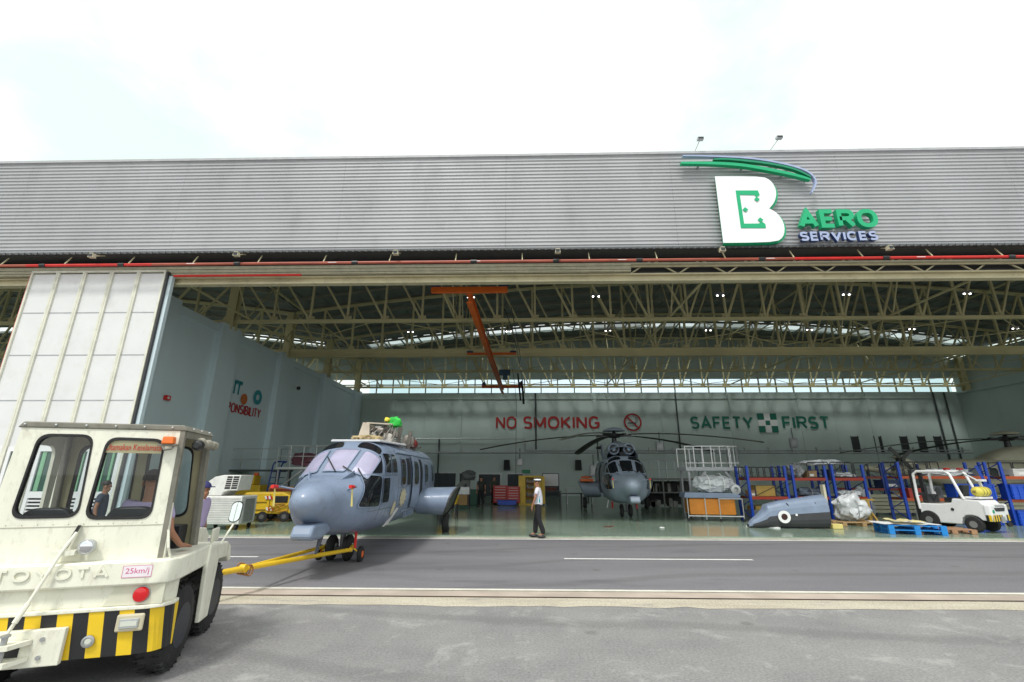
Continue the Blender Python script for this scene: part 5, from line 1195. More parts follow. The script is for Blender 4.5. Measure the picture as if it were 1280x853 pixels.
for x in (-2.1, .8):
    for y in (-.7, .7): MB().bar((x, y, 0), (x, y, 1.949), .08).build('leg', darkpipe, t)
t = thing('yellow_machine', 'small yellow machine standing under the platform behind the tug', 'machine', (-13.9, 24.0, .045))
MB().box(-.7, .7, -.4, .4, .2, 1.3).box(-.5, .3, -.3, .3, 1.3, 1.75).build('body', yellow, t, bevel=.05)
MB().tube([(-.6, -.3, .1), (.6, -.3, .1)], .1, 8).tube([(-.6, .3, .1), (.6, .3, .1)], .1, 8).box(-.6, .6, -.3, .3, .1, .2).build('wheel', black, t)
MB().tube([(.2, 0, 1.751), (.2, 0, 1.9)], .12, 10).build('cap', orange, t)
t = thing('mobile_stair', 'grey work stand with dark blue ladder behind the nose of the towed helicopter', 'work stand', (-10.9, 22.8, .045))
MB().box(-.9, 2.2, -.6, .6, 2.05, 2.15).build('deck', galv, t)
b = MB(); railing(b, [(-.9, -.55, 2.15), (2.2, -.55, 2.15)], 1.0, post=.6); railing(b, [(-.9, .55, 2.15), (2.2, .55, 2.15)], 1.0, post=1.0); b.build('guard_rail', galv, t)
b = MB(); b.bar((-.8, -.5, 1.1), (.4, -.5, 2.04), .06); b.bar((-.8, -.5, .1), (2.1, -.5, .1), .08); b.build('brace', steel, t)
for x in (-.8, 2.1):
    for y in (-.5, .5): MB().bar((x, y, .0), (x, y, 2.049), .07).build('leg', steel, t)
b = MB(); b.tube([(-1.35, -.4, .1), (-1.15, -.4, 2.2), (-1.1, -.4, 2.35), (-.95, -.4, 2.4), (-.5, -.4, 2.4)], .035, 8); b.tube([(-1.35, .4, .1), (-1.15, .4, 2.2), (-1.1, .4, 2.35), (-.95, .4, 2.4)], .035, 8)
for k in range(7): b.box(-1.35+.03*k, -1.05+.03*k, -.38, .38, .3+.27*k, .33+.27*k)
b.build('ladder', mat('navy_tube', (.01, .03, .2), .4), t)
MB().blob((.2, 0, 2.5), (.7, .4, .35), .4, 2.5, 9, 3).build('folded_cover', mat('cover_maroon', (.12, .04, .06), .7), t, True)

# ------------------------------------------------------------------ middle: cabinets, board, benches, machine, speakers
def red_tool_cabinet(x, y, w, h, label):
    t = thing('tool_cabinet', label, 'tool cabinet', (x, y, .045), 0, 'red tool cabinets beside the yellow locker')
    MB().box(-w/2, w/2, -.3, .3, .12, h).build('cabinet', mat('cabinet_red', (.42, .02, .015), .4), t, bevel=.02)
    for k in range(6):
        z0 = .18+(h-.2)/6*k; d = MB().box(-w/2+.05, w/2-.05, -.325, -.301, z0, z0+(h-.2)/6-.04).build('drawer', mat('cabinet_red', (.42, .02, .015), .4), t); MB().box(-w/2+.12, w/2-.12, -.345, -.326, z0+.07, z0+.09).build('handle', galv, d)
    for sx in (-1, 1): MB().lathe([(.02, -.03), (.06, -.03), (.06, .03), (.02, .03)], (sx*(w/2-.1), 0, .06), 'x', 10).box(sx*(w/2-.1)-.05, sx*(w/2-.1)+.05, -.05, .05, .07, .12).build('caster', black, t)
red_tool_cabinet(-1.45, 30.3, .9, 1.15, 'red drawer tool cabinet at the left of the pair, half behind the other')
red_tool_cabinet(-.62, 29.9, .8, 1.1, 'red drawer tool cabinet right against the yellow locker')
t = thing('blue_bin', 'low blue bin on the floor in front of the red tool cabinets', 'bin', (-1.0, 29.2, .045))
MB().prism([(-.5, .05), (.5, .05), (.6, .3), (-.6, .3)], lambda u, v: (u, -.25, v), lambda u, v: (u, .25, v)).build('tub', bluep, t, bevel=.02); MB().box(-.63, .63, -.28, .28, .30, .33).build('rim', bluep, t); MB().box(-.4, .4, -.2, .2, 0, .05).build('base', blackp, t)
t = thing('yellow_locker', 'tall yellow locker with an open dark middle showing shelves', 'locker', (.35, 30.2, .045))
MB().box(-.65, -.22, -.4, .4, .0, 1.75).box(.3, .78, -.4, .4, 0, 1.75).box(-.219, .299, .3, .4, 0, 1.75).box(-.219, .299, -.4, .299, 1.65, 1.75).box(-.219, .299, -.4, .299, 0, .1).build('cabinet', mat('locker_yellow', (.62, .40, .02), .4), t)
for zz in (.5, .95, 1.3): MB().box(-.218, .298, -.38, .298, zz, zz+.03).build('shelf', mat('shelf_rust', (.35, .1, .03), .6), t)
b = MB(); random.seed(9)
for zz in (.1, .53, .98, 1.33):
    for k in range(3): x = -.15+.16*k; b.box(x, x+.12, -.3, -.1, zz+.002, zz+random.uniform(.12, .26))
b.build('stored_box', mat('mixed_grey', (.25, .25, .24), .7, var=.6, scale=5), t)
MB().box(.79, .98, -.55, .2, .1, 1.72).build('open_door', mat('locker_yellow', (.62, .40, .02), .4), t)
t = thing('whiteboard_stand', 'white notice board on a dark table stand right of the walking person', 'notice board', (1.75, 31.4, .045))
MB().box(-.45, .55, -.03, .03, 1.1, 1.85).build('board', white, t); MB().box(-.5, .6, .031, .05, 1.05, 1.9).build('frame', blackp, t)
MB().box(-.5, .7, -.35, .35, .75, .8).box(-.45, -.4, -.3, .3, 0, .75).box(.6, .65, -.3, .3, 0, .75).build('table', blackp, t); MB().box(-.3, .4, -.2, .2, .801, 1.0).build('papers', mat('red_brown', (.2, .07, .05), .7, var=.6, scale=8), t)
t = thing('low_bench', 'low dark metal bench right of the notice board', 'bench', (2.75, 27.9, .045))
MB().box(-.65, .65, -.25, .25, .75, .8).build('seat', blackp, t)
for x in (-.6, .6):
    for y in (-.2, .2): MB().bar((x, y, 0), (x, y, .749), .05).build('leg', blackp, t)
t = thing('shelf_table', 'pale narrow side table beneath the right back doorway', 'table', (3.6, 31, .045))
MB().box(-.9, .9, -.3, .3, .95, 1.0).build('table_top', galv, t)
for x in (-.8, .8): MB().box(x-.03, x+.03, -.25, .25, 0, .949).build('leg', galv, t)
for x, l in ((-1.45, 'black wall speaker left, above the red tool cabinets'), (4.85, 'black wall speaker just left of the parked middle helicopter')):
    t = thing('wall_speaker', l, 'speaker', (x, YB-.3, 2.65), 0, 'black speakers on the back wall')
    MB().prism([(-.3, -.45), (.3, -.45), (.25, .45), (-.25, .45)], lambda u, v: (u, -.2, v), lambda u, v: (u, .12, v)).build('housing', blackp, t, bevel=.03); MB().box(-.06, .06, .121, .29, -.06, .06).build('bracket', steel, t)
    MB().box(-.22, .22, -.215, -.201, -.38, .38).build('grille', dark, t)
t = thing('floor_fan_machine', 'dark grey machine with a round head on a green base at the back', 'machine', (-3.6, 30.3, .045))
MB().box(-.6, .7, -.5, .5, 0, .9).build('base', mat('machine_green', (.03, .10, .07), .6), t, bevel=.04)
MB().blob((.1, 0, 1.75), (.5, .35, .35), .3, 2.5, 3, 3).build('head', mat('machine_grey', (.10, .11, .11), .6), t, True); MB().bar((-.8, 0, .8), (.1, 0, 1.6), .25, .3).bar((.1, 0, .9), (.1, 0, 1.5), .2).build('arm', mat('machine_grey2', (.14, .15, .14), .6), t)
t = thing('yellow_trolley', 'yellow trolley with black frame just right of the towed helicopter', 'trolley', (-3.35, 21.5, .045))
MB().prism([(-.45, .55), (.35, .55), (.42, .9), (.1, 1.12), (-.4, 1.1)], lambda u, v: (u, -.3, v), lambda u, v: (u, .3, v)).build('tray', yellow, t, bevel=.03)
for x in (-.42, .38):
    for y in (-.28, .28): MB().bar((x, y, .05), (x, y, .55), .06).lathe([(.02, -.02), (.05, -.02), (.05, .02), (.02, .02)], (x, y, .05), 'x', 8).build('leg', blackp, t)
t = thing('grey_console', 'pale grey console box on legs beside the yellow trolley', 'console', (-3.5, 26.8, .045))
MB().box(-.5, .5, -.3, .3, .75, 1.15).build('box', galv, t, bevel=.02); MB().box(-.45, .4, -.28, .25, .2, .74).build('tray', mat('tray_brown', (.25, .15, .05), .6), t)
for x in (-.46, .46): MB().box(x-.03, x+.03, -.28, .28, 0, .749).build('leg', blackp, t)
t = thing('wall_camera', 'small dome camera high on the left wall', 'camera', (XL+.06, 29.3, 7.4)); MB().box(-.04, .12, -.08, .08, -.05, .05).build('bracket', white, t); MB().ball((.14, 0, -.1), .13, 12).build('dome', dglass, t, True)
t = thing('fire_alarm', 'small red alarm box on the left wall beside the sliding door', 'alarm', (XL-.25, 19.0, 5.0)); MB().box(-.04, .08, -.14, .14, -.1, .1).build('box', redp, t, bevel=.01); MB().lathe([(.06, .081), (.05, .1)], (0, 0, 0), 'x', 12).build('button', white, t)

# ------------------------------------------------------------------ right: docks, cart, racks and stores
t = thing('maintenance_dock', 'large dark grey scaffold dock with railed top right of the middle helicopter', 'work dock', (8.6, 29.0, .045))
dm = mat('dock_grey', (.16, .17, .16), .6)
MB().box(-1.6, 1.6, -1.2, 1.2, 1.5, 1.62).box(-1.6, 1.6, -1.2, 1.2, .8, .86).build('deck', dm, t)
b = MB(); railing(b, [(-1.6, -1.2, 1.62), (1.6, -1.2, 1.62), (1.6, 1.2, 1.62)], 1.0, .025, .45); b.build('guard_rail', galv, t)
for x in (-1.55, -.5, .5, 1.55):
    for y in (-1.15, 1.15): MB().bar((x, y, 0), (x, y, 1.499), .08).build('leg', dm, t)
b = MB(); b.box(-1.5, 1.5, .3, .4, .1, 1.45); b.build('back_screen', mat('screen_dark', (.05, .055, .05), .7, var=.4, scale=3), t)
random.seed(11)
for k in range(16): x = random.uniform(-1.4, 1.3); zz = random.choice((.05, .87)); MB().box(x, x+random.uniform(.1, .3), -.9, -.4, zz, zz+random.uniform(.2, .5)).build('stored_part', mat('mixed_grey2', (.22, .22, .2), .6, var=.7, scale=2), t)
t = thing('railed_platform', 'tall grey platform with white railings standing over the orange parts cart', 'work platform', (8.55, 22.0, .045))
lg = mat('pale_grey_paint', (.45, .46, .48), .5, dirt=.2)
MB().box(-1.25, 1.2, -.6, .6, 2.0, 2.16).build('deck', lg, t, bevel=.01)
b = MB(); railing(b, [(-1.2, -.57, 2.16), (1.15, -.57, 2.16), (1.15, .57, 2.16)], .92, .022, .42, False); railing(b, [(-1.2, .57, 2.16), (1.15, .57, 2.16)], .85, .022, .6, False); b.tube([(-1.2, -.6, 2.34), (1.15, -.6, 2.34)], .018, 5); b.build('guard_rail', white, t)
b = MB(); b.bar((-1.0, -.5, 1.25), (-.35, -.5, 1.98), .1); b.bar((1.1, -.5, 1.25), (.5, -.5, 1.98), .1); b.tube([(-1.15, -.5, .1), (1.15, -.5, .1)], .03, 6); b.build('brace', lg, t)
for x in (-1.1, 1.15):
    for y in (-.5, .5): MB().bar((x, y, 0), (x, y, 1.999), .07).build('leg', lg, t)
t = thing('orange_parts_cart', 'orange skirted parts cart with grey top and tubular stand', 'parts cart', (8.05, 20.7, .045), R(-8))
MB().box(-1.05, .75, -.55, .55, .25, .88).build('container', mat('container_orange', (.62, .22, .02), .5, dirt=.25, dirtcol=(.3, .15, .02)), t, bevel=.02)
MB().prism([(-1.25, .90), (.95, .90), (1.0, 1.02), (.7, 1.1), (-1.2, 1.12)], lambda u, v: (u, -.62, v), lambda u, v: (u, .62, v)).build('top_panel', helm, t, bevel=.03)
b = MB()
for x in (-1.15, -.45, .1, 1.0): b.tube([(x, -.66, 0.06), (x, -.66, .9)], .022, 6)
b.tube([(.1, -.66, .88), (1.0, -.66, .88)], .022, 6); b.tube([(-1.15, -.66, .2), (1.0, -.66, .2)], .025, 6); b.tube([(1.0, -.66, .2), (1.0, .6, .2)], .025, 6); b.tube([(1.0, .6, .06), (1.0, .6, .88), (1.0, -.66, .88)], .022, 6)
b.build('frame', galv, t)
for x in (-1.15, .1, 1.0): MB().lathe([(.02, -.02), (.06, -.02), (.06, .02), (.02, .02)], (x, -.66, .06), 'y', 10).build('caster', black, t)
t = thing('wrapped_engine_part', 'clear plastic wrapped bundle strapped on top of the orange parts cart', 'wrapped bundle', (8.2, 20.6, 1.17))
MB().blob((-.05, 0, .33), (.85, .45, .36), .35, 2.2, 21, 4).build('wrapping', wrap, t, 50)
b = MB()
for x in (-.4, .2): b.tube([(x, .5*math.cos(a), .33+.42*math.sin(a)) for a in [R(20*k) for k in range(-2, 12)]], .022, 5)
b.build('strap', white, t); MB().lathe([(.14, 0), (.2, -.05), (.2, -.2), (.1, -.22), (.08, -.1)], (.6, -.4, .12), 'y', 16).build('pipe_end', galv, t, 40)

def rack(label, loc, rz, w, d, h, levels, bays=1, post=bluep, beam=beamr, deckon=True):
    t = thing('storage_rack', label, 'storage rack', loc, rz, 'blue and red storage racks')
    for i in range(bays+1):
        for y in (0, d): MB().box(i*w-.045, i*w+.045, y-.04, y+.04, 0, h).build('upright', post, t)
        b = MB(); z = .15
        while z < h-.4: b.bar((i*w, .041, z), (i*w, d-.041, z+.35), .025); b.bar((i*w, d-.041, z+.36), (i*w, .041, z+.70), .025) if z+.72 < h else None; z += .72
        b.build('side_lattice', post, t)
    for zz in levels:
        for i in range(bays):
            for y in (-.02, d+.02): MB().box(i*w+.046, (i+1)*w-.046, y-.025, y+.025, zz-.11, zz).build('beam', beam, t)
            if deckon: MB().box(i*w+.05, (i+1)*w-.05, .01, d-.01, zz-.03, zz-.005).build('shelf_deck', mat('shelf_wood', (.22, .14, .07), .7), t)
    return t
rack('blue and red rack standing right behind the orange parts cart', (9.3, 19.9, .045), 0, 1.55, 1.0, 2.2, (.98, 1.72))
rack('blue and red rack behind the dark tail cone on the floor', (11.2, 20.0, .045), 0, 1.35, 1.0, 2.22, (.98, 1.72))
rack('blue and red rack right of the plastic wrapped frames, next to the cream boards', (12.85, 20.0, .045), 0, 1.25, 1.0, 2.25, (.98, 1.72))
rack('darker two bay rack deep in the hangar between the frame rack and the forklift', (17.3, 26.0, .045), 0, 2.0, 1.0, 2.4, (.55, 1.15, 1.75), 2, mat('blue_dull', (.01, .035, .2), .5), mat('beam_dull', (.22, .03, .02), .5), False)
rack('blue and orange rack behind the forklift', (15.35, 19.7, .045), R(-8), 3.1, 1.0, 2.35, (.95, 1.80), 1, bluep, mat('beam_orange', (.42, .07, .012), .45))
rack('blue and orange rack at the right edge of the hangar', (18.75, 19.0, .045), R(-8), 3.1, 1.0, 2.35, (.95, 1.80), 1, bluep, mat('beam_orange', (.42, .07, .012), .45))
# wrapped things on racks
def bundle(label, loc, r_, seed, m_=wrap, g='plastic wrapped bundles on the racks'):
    t = thing('wrapped_bundle', label, 'wrapped bundle', loc, 0, g); MB().blob((0, 0, r_[2]*.8), r_, .4, 2.0, seed, 4).build('wrapping', m_, t, 50)
    b = MB(); b.tube([(0, r_[1]*1.02*math.cos(a), r_[2]*.8+r_[2]*1.02*math.sin(a)) for a in [R(20*k) for k in range(19)]], .015, 5); b.build('strap', mat('strap_grey', (.3, .3, .3), .6), t); return t
gw = mat('plastic_wrap_dark', (.25, .26, .27), .15, var=.5, scale=7, bump=.6, bscale=12)
bundle('dark shiny wrapped bundle on top of the rack behind the tail cone', (11.55, 20.5, 1.77), (.3, .35, .33), 31, gw)
bundle('long clear wrapped bundle lying across the tops of the two middle racks', (12.75, 20.6, 2.30), (.95, .3, .12), 33)
bundle('pale wrapped bundle on the upper shelf of the rack next to the cream boards', (13.5, 20.5, 1.77), (.5, .35, .13), 35)
bundle('pale wrapped bundle on the middle shelf of the rack next to the cream boards', (13.5, 20.3, 1.03), (.5, .35, .13), 37)
bundle('dark cloth bundle on the middle shelf behind the tail cone', (11.9, 20.3, 1.03), (.55, .3, .2), 39, mat('dark_cloth', (.09, .11, .15), .5, var=.4, scale=4))
bundle('long clear wrapped roll on top of the rack above the forklift', (17.3, 19.9, 1.85), (1.0, .3, .17), 41)
bundle('crumpled grey wrapped pack on the middle shelf behind the forklift mast', (15.2, 22.0, .045), (.4, .4, .75), 43)
def crate(label, loc, s_, m_=yellow):
    t = thing('crate', label, 'crate', loc); MB().box(-s_[0], s_[0], -s_[1], s_[1], 0, s_[2]).build('box', m_, t, bevel=.015)
    b = MB()
    for x in (-s_[0], s_[0]-.06): b.box(x, x+.06, -s_[1]-.015, -s_[1]-.001, 0, s_[2])
    b.bar((-s_[0]+.05, -s_[1]-.01, .03), (s_[0]-.05, -s_[1]-.01, s_[2]-.03), .04, .015); b.build('batten', blackp, t); return t
ocr = mat('ochre_crate', (.42, .27, .06), .6, var=.15)
crate('ochre crate on the middle shelf of the rack behind the parts cart', (10.05, 20.4, 1.03), (.45, .3, .42), ocr)
crate('ochre crate on the floor under the rack behind the parts cart', (10.0, 20.45, .045), (.5, .3, .6), ocr)
crate('tan crate on the floor under the rack next to the cream boards', (13.45, 20.45, .045), (.5, .3, .75), mat('tan_crate', (.45, .28, .08), .6))
cb = mat('cardboard', (.36, .24, .13), .8, var=.15); wb_ = mat('white_box', (.6, .6, .58), .6); gb = mat('grey_case', (.13, .14, .15), .5); db = mat('dark_blue_case', (.02, .04, .12), .5); rb = mat('red_case', (.35, .03, .02), .5)
for l, x, y, z, w, d, h, m_ in (('small cardboard box at the left end of the middle shelf behind the parts cart', 9.55, 20.3, 1.0, .16, .2, .26, cb), ('grey case on the floor at the left under the rack behind the parts cart', 9.5, 20.2, .05, .18, .3, .45, gb),
    ('red case on the floor under the rack behind the tail section', 11.5, 20.3, .05, .25, .3, .5, rb), ('grey case on the floor under the rack behind the tail section', 12.1, 20.3, .05, .25, .3, .6, gb), ('cardboard box on the upper shelf behind the tail section', 12.2, 20.5, 1.75, .2, .2, .3, cb),
    ('dark blue case on the upper shelf of the rack next to the cream boards', 13.1, 20.6, 1.75, .16, .25, .36, db), ('white box on the floor under the rack next to the cream boards', 13.05, 20.3, .05, .13, .25, .4, wb_),
    ('dark case low on the deep rack, left bay', 18.0, 26.4, .57, .5, .3, .45, gb), ('cardboard box low on the deep rack, right bay', 20.2, 26.4, .57, .4, .3, .4, cb), ('dark blue case on the second level of the deep rack', 19.9, 26.4, 1.17, .6, .3, .45, db),
    ('red case on the middle shelf behind the forklift cage', 15.9, 20.0, .97, .3, .25, .4, rb), ('grey case on the middle shelf behind the forklift seat', 16.6, 19.95, .97, .3, .25, .5, gb), ('white box on top of the rack at the right edge', 19.6, 19.3, 1.83, .4, .3, .3, wb_)):
    t = thing('storage_box', l, 'box', (x, y, z)); MB().box(-w, w, -d, d, 0, h*.8).build('body', m_, t, bevel=.01); MB().box(-w-.01, w+.01, -d-.01, d+.01, h*.8+.001, h).build('lid', m_, t); MB().box(-w*.5, w*.3, -d-.004, -d-.001, h*.25, h*.55).build('paper_label', white, t)
# black tubular frames standing on the racks
def tubular(label, loc, n, w, h, m_=blackp):
    t = thing('tubular_frame', label, 'tubular frame', loc, 0, 'black tubular frames standing on the racks')
    b = MB()
    for k in range(n):
        x = k*w/n; b.tube([(x, 0, 0), (x, 0, h-.06), (x+.04, 0, h), (x+w/n-.1, 0, h), (x+w/n-.06, 0, h-.06), (x+w/n-.06, 0, 0)], .02, 6)
        b.tube([(x, 0, h*.5), (x+w/n-.06, .3, h*.5)], .014, 5)
    b.tube([(0, 0, .02), (w-.06, 0, .02)], .02, 6); b.tube([(0, .4, .02), (0, .4, h), (w-.06, .4, h), (w-.06, .4, .02)], .02, 6); b.build('hoops', m_, t); return t
tubular('row of black tubular hoops on the rack behind the orange parts cart', (9.1, 20.2, 1.77), 7, 1.9, .42)
tubular('two large black window frame hoops on the rack next to the cream boards', (11.95, 20.15, 1.77), 2, 1.9, .62)
tubular('row of black tubular hoops on the rack above the forklift roof', (15.3, 20.0, 1.86), 4, 2.0, .55)
tubular('black tubular hoops on the rack near the right edge', (18.9, 19.2, 1.86), 4, 2.2, .5)
tubular('black tubular hoops on the dark rack deep in the hangar', (17.3, 26.2, 1.77), 5, 3.8, .75)
# blue crates
bl0 = None
for k, (x, y, zz, l) in enumerate(((17.35, 19.45, 1.0, 'blue plastic crate at the left end of the middle shelf right of the forklift'), (18.05, 19.35, 1.0, 'blue plastic crate on the middle shelf just left of the rightmost blue upright'), (19.15, 19.1, 1.0, 'upper blue plastic crate on the shelf at the right edge of the picture'),
                         (17.35, 19.45, .05, 'blue plastic crate on the floor beneath the left middle shelf crate'), (18.05, 19.35, .05, 'blue plastic crate on the floor behind the blue upright'), (19.15, 19.1, .05, 'blue plastic crate on the floor at the right edge of the picture'))):
    if bl0 is None:
        t = bl0 = thing('plastic_crate', l, 'crate', (x, y, zz), R(-8), 'blue plastic crates on the right racks')
        b = MB(); b.box(-.32, .32, -.28, .28, 0, .5)
        for zz_ in (.08, .2, .32, .44): b.box(-.335, .335, -.295, -.281, zz_, zz_+.05)
        for x_ in (-.3, -.1, .1, .27): b.box(x_, x_+.04, -.31, -.2951, 0, .5)
        b.build('body', mat('crate_blue', (.01, .08, .55), .4), t); MB().box(-.34, .34, -.3, .3, .501, .55).build('rim', mat('crate_blue2', (.01, .06, .4), .4), t)
    else: t = copy_tree(bl0); t.location = (x, y, zz); tag(t, l)
# cream boards stacked low along the back of the racks
t = thing('cream_board_stack', 'long low stack of cream slatted boards behind the wrapped bundle and the forklift', 'board stack', (19.5, 24.0, .045))
b = MB()
for k in range(5): b.box(-4.8, 6, -.4-.02*(k % 2), .4, .1+.17*k, .1+.17*k+.14)
b.build('board', mat('board_cream', (.48, .46, .33), .6), t); MB().box(-4.6, -4.4, -.35, .35, 0, .099).box(5, 5.2, -.35, .35, 0, .099).box(0, .2, -.35, .35, 0, .099).build('skid', woodm, t)
# tail cone on the floor
t = thing('tail_cone_section', 'grey removed helicopter tail section with a white ringed hole lying on the floor', 'tail section', (9.6, 17.9, .045), R(-4))
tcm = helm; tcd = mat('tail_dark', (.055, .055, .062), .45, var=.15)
b = MB(); vs = []
SEC = [(-1.42, .12, .22, .0), (-1.3, .26, .34, .0), (-1.1, .40, .46, 0), (-.85, .62, .60, 0), (-.75, .80, .66, 0), (-.3, .92, .72, 0), (.4, 1.03, .78, 0), (1.0, 1.12, .8, 0), (1.28, 1.16, .8, 0)]
nn = 20
for (x, h_, d_, _) in SEC:
    for k in range(nn):
        a = 2*math.pi*k/nn; c_, s2 = math.cos(a), math.sin(a)
        vs.append((x, -.0+d_*.5*math.copysign(abs(c_)**.7, c_), max(.01, h_/2+h_/2*math.copysign(abs(s2)**.75, s2))))
for i in range(len(SEC)-1):
    for k in range(nn):
        k2 = (k+1) % nn; zc_ = (vs[i*nn+k][2]+vs[i*nn+k2][2]+vs[(i+1)*nn+k][2]+vs[(i+1)*nn+k2][2])/4
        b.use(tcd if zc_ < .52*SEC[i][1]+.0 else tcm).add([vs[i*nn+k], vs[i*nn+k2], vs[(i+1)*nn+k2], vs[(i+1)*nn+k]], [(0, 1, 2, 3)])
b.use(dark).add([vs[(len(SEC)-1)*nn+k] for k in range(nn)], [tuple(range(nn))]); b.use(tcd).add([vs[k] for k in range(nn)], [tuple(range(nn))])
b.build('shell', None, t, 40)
b = MB(); N_ = 24
rc = (-.28, -.375, .40)
for k in range(N_):
    a0, a1 = 2*math.pi*k/N_, 2*math.pi*(k+1)/N_
    b.use(white).add([(rc[0]+r_*math.cos(a), rc[1]-yy, rc[2]+r_*math.sin(a)) for yy in (0, .03) for r_, a in ((.21, a0), (.21, a1), (.11, a1), (.11, a0))], [(0, 1, 2, 3), (4, 5, 6, 7), (0, 1, 5, 4), (2, 3, 7, 6)])
b.build('white_ring', None, t)
MB().lathe([(.108, 0), (.108, -.02), (.02, -.021)], rc, 'y', 20).build('drive_hole', mat('hole_brown', (.04, .012, .01), .7), t)
MB().lathe([(.04, 0), (.04, -.02)], (.15, -.37, .47), 'y', 12).build('plug', white, t); MB().box(1.25, 1.33, -.3, -.1, .9, 1.5).build('stub', mat('stub_cream', (.5, .47, .35), .6), t)
b = MB(); b.bar((-.1, -.3, .86), (-.05, -.33, .78), .03); b.bar((.85, -.33, .9), (.88, -.35, .82), .04); b.build('clip', blackp, t)
t = thing('floor_panel', 'white flat panel lying on the floor at the narrow end of the tail section', 'panel', (8.75, 18.05, .046), R(-32)); MB().box(-.55, .55, -.16, .16, .0, .035).build('sheet', white, t); MB().box(-.5, .5, -.13, .13, .036, .045).build('liner', off_w, t)
t = thing('wooden_block', 'small pale yellow block on the floor at the wide end of the tail section', 'block', (11.12, 17.65, .046)); MB().box(-.18, .18, -.12, .12, 0, .16).build('block', mat('block_yellow', (.7, .58, .2), .7), t, bevel=.02); MB().box(-.16, .16, -.1, .1, .161, .17).build('pad', mat('pad', (.6, .5, .2), .8), t)
bundle('big white crumpled plastic bundle on a timber base right of the tail section', (12.65, 19.0, .22), (.60, .45, .55), 51, wrap, None)
def pallet(name, label, loc, rz, w, d, m_, n=5, group=None):
    t = thing(name, label, 'pallet', loc, rz, group)
    b = MB()
    for k in range(n): y = -d/2+(d-.1)*k/(n-1); b.box(-w/2, w/2, y, y+.1, .115, .14)
    b.build('top_board', m_, t)
    for x in (-w/2, -.08, w/2-.16):
        for y in (-d/2, -.05, d/2-.1): MB().box(x, x+.16, y, y+.1, .026, .1145).build('block', m_, t)
        MB().box(x, x+.16, -d/2, d/2, 0, .025).build('base_board', m_, t)
    return t
pallet('timber_pallet', 'timber skid under the white crumpled bundle', (12.65, 19.0, .05), R(5), 1.7, 1.1, woodm)
bp_ = mat('pallet_blue', (.01, .22, .62), .45, var=.1, dirt=.2)
pallet('blue_pallet', 'lower blue plastic pallet at the edge of the hangar floor', (12.72, 16.45, .05), R(-12), 1.6, 1.0, bp_, 5, 'stacked blue pallets')
pallet('blue_pallet', 'upper blue plastic pallet under the white sheets', (12.72, 16.45, .192), R(-12), 1.6, 1.0, bp_, 5, 'stacked blue pallets')
t = thing('white_sheets', 'loose white and cream packing sheets lying on the blue pallets', 'packing sheets', (12.65, 16.45, .335), R(-12))
MB().use(white).grid(lambda u, v: (-.95+1.7*u, -.5+1.0*v, .03+.06*noise.noise(Vector((u*4, v*3, 1)))), 14, 10).build('sheet', None, t, True); MB().grid(lambda u, v: (-.5+.9*u, -.45+.8*v, .11+.07*noise.noise(Vector((u*4, v*3, 5)))), 12, 8).build('cream_sheet', mat('sheet_cream', (.7, .62, .32), .7), t, True)
pallet('timber_pallet', 'worn brown timber pallet lying beside the forklift rear wheel', (14.1, 16.7, .05), R(-10), 1.25, .9, mat('worn_wood', (.36, .2, .11), .75, var=.35, scale=5))
t = thing('yellow_jack_stand', 'ochre jack stand with spread legs between the white bundle and the blue pallets', 'jack stand', (13.75, 19.6, .045))
MB().box(-.06, .06, -.06, .06, .05, .85).box(-.25, .25, -.06, .06, .85, .92).build('post', ocr, t)
for a in (30, 150, 270): MB().bar((.05*math.cos(R(a)), .05*math.sin(R(a)), .5), (.45*math.cos(R(a)), .45*math.sin(R(a)), .02), .05).build('leg', ocr, t)
# forklift
FK = thing('forklift', 'white forklift with black and yellow striped counterweight parked right of the blue pallets', 'forklift', (15.3, 16.4, .045), R(23)); FK.scale = (.93,)*3
fw_ = mat('forklift_white', (.78, .78, .79), .35, var=.03, dirt=.2, dirtcol=(.4, .38, .35), coat=.3)
b = MB(); b.prism([(.0, .42), (.0, .95), (.12, 1.10), (.9, 1.14), (.95, .98), (1.35, .92), (1.95, .92), (2.0, .75), (2.0, .3), (1.5, .24), (.78, .24), (.72, .45), (.6, .56), (.42, .58), (.26, .54), (.16, .42)], lambda u, v: (.0, u, v), lambda u, v: (1.12, u, v)); b.build('body', fw_, FK, bevel=.035)
b = MB(); b.prism([(.0, -.16), (1.12, -.16), (1.16, .05), (-.04, .05)], lambda u, v: (u, v, .40), lambda u, v: (u, v, .98)); b.build('counterweight', fw_, FK, bevel=.06)
b = MB()
for k in range(8): b.use(hazy if k % 2 == 0 else blackp).add([(-.0+.075*k, -.175, .62), (.075+.075*k, -.175, .62), (.065+.075*k, -.175, .41), (-.01+.075*k, -.175, .41)], [(0, 1, 2, 3)])
b.build('hazard_stripe', None, FK, fix=False); b = MB()
for k in range(3): b.use(hazy if k % 2 else blackp).add([(.86+.08*k, -.175, .62), (.94+.08*k, -.175, .62), (.94+.08*k, -.175, .41), (.86+.08*k, -.175, .41)], [(0, 1, 2, 3)])
b.build('hazard_stripe', None, FK, fix=False); b = MB()
for k in range(2): b.use(hazy if k % 2 == 0 else blackp).add([(-.03, -.14+.08*k, .62), (-.03, -.06+.08*k, .62), (-.03, -.06+.08*k, .41), (-.03, -.14+.08*k, .41)], [(0, 1, 2, 3)])
b.build('hazard_stripe', None, FK, fix=False)
MB().prism([(.2, .86), (.9, .86), (.82, .74), (.28, .74)], lambda u, v: (u, -.17, v), lambda u, v: (u, -.15, v)).build('rear_grille', blackp, FK)
MB().box(.45, .68, -.2, -.161, .36, .56).build('tow_pin_block', steel, FK)
MB().lathe([(.06, 0), (.06, -.012)], (.12, -.163, .74), 'y', 14).build('round_sticker', mat('sticker_green', (.0, .3, .15), .5), FK)
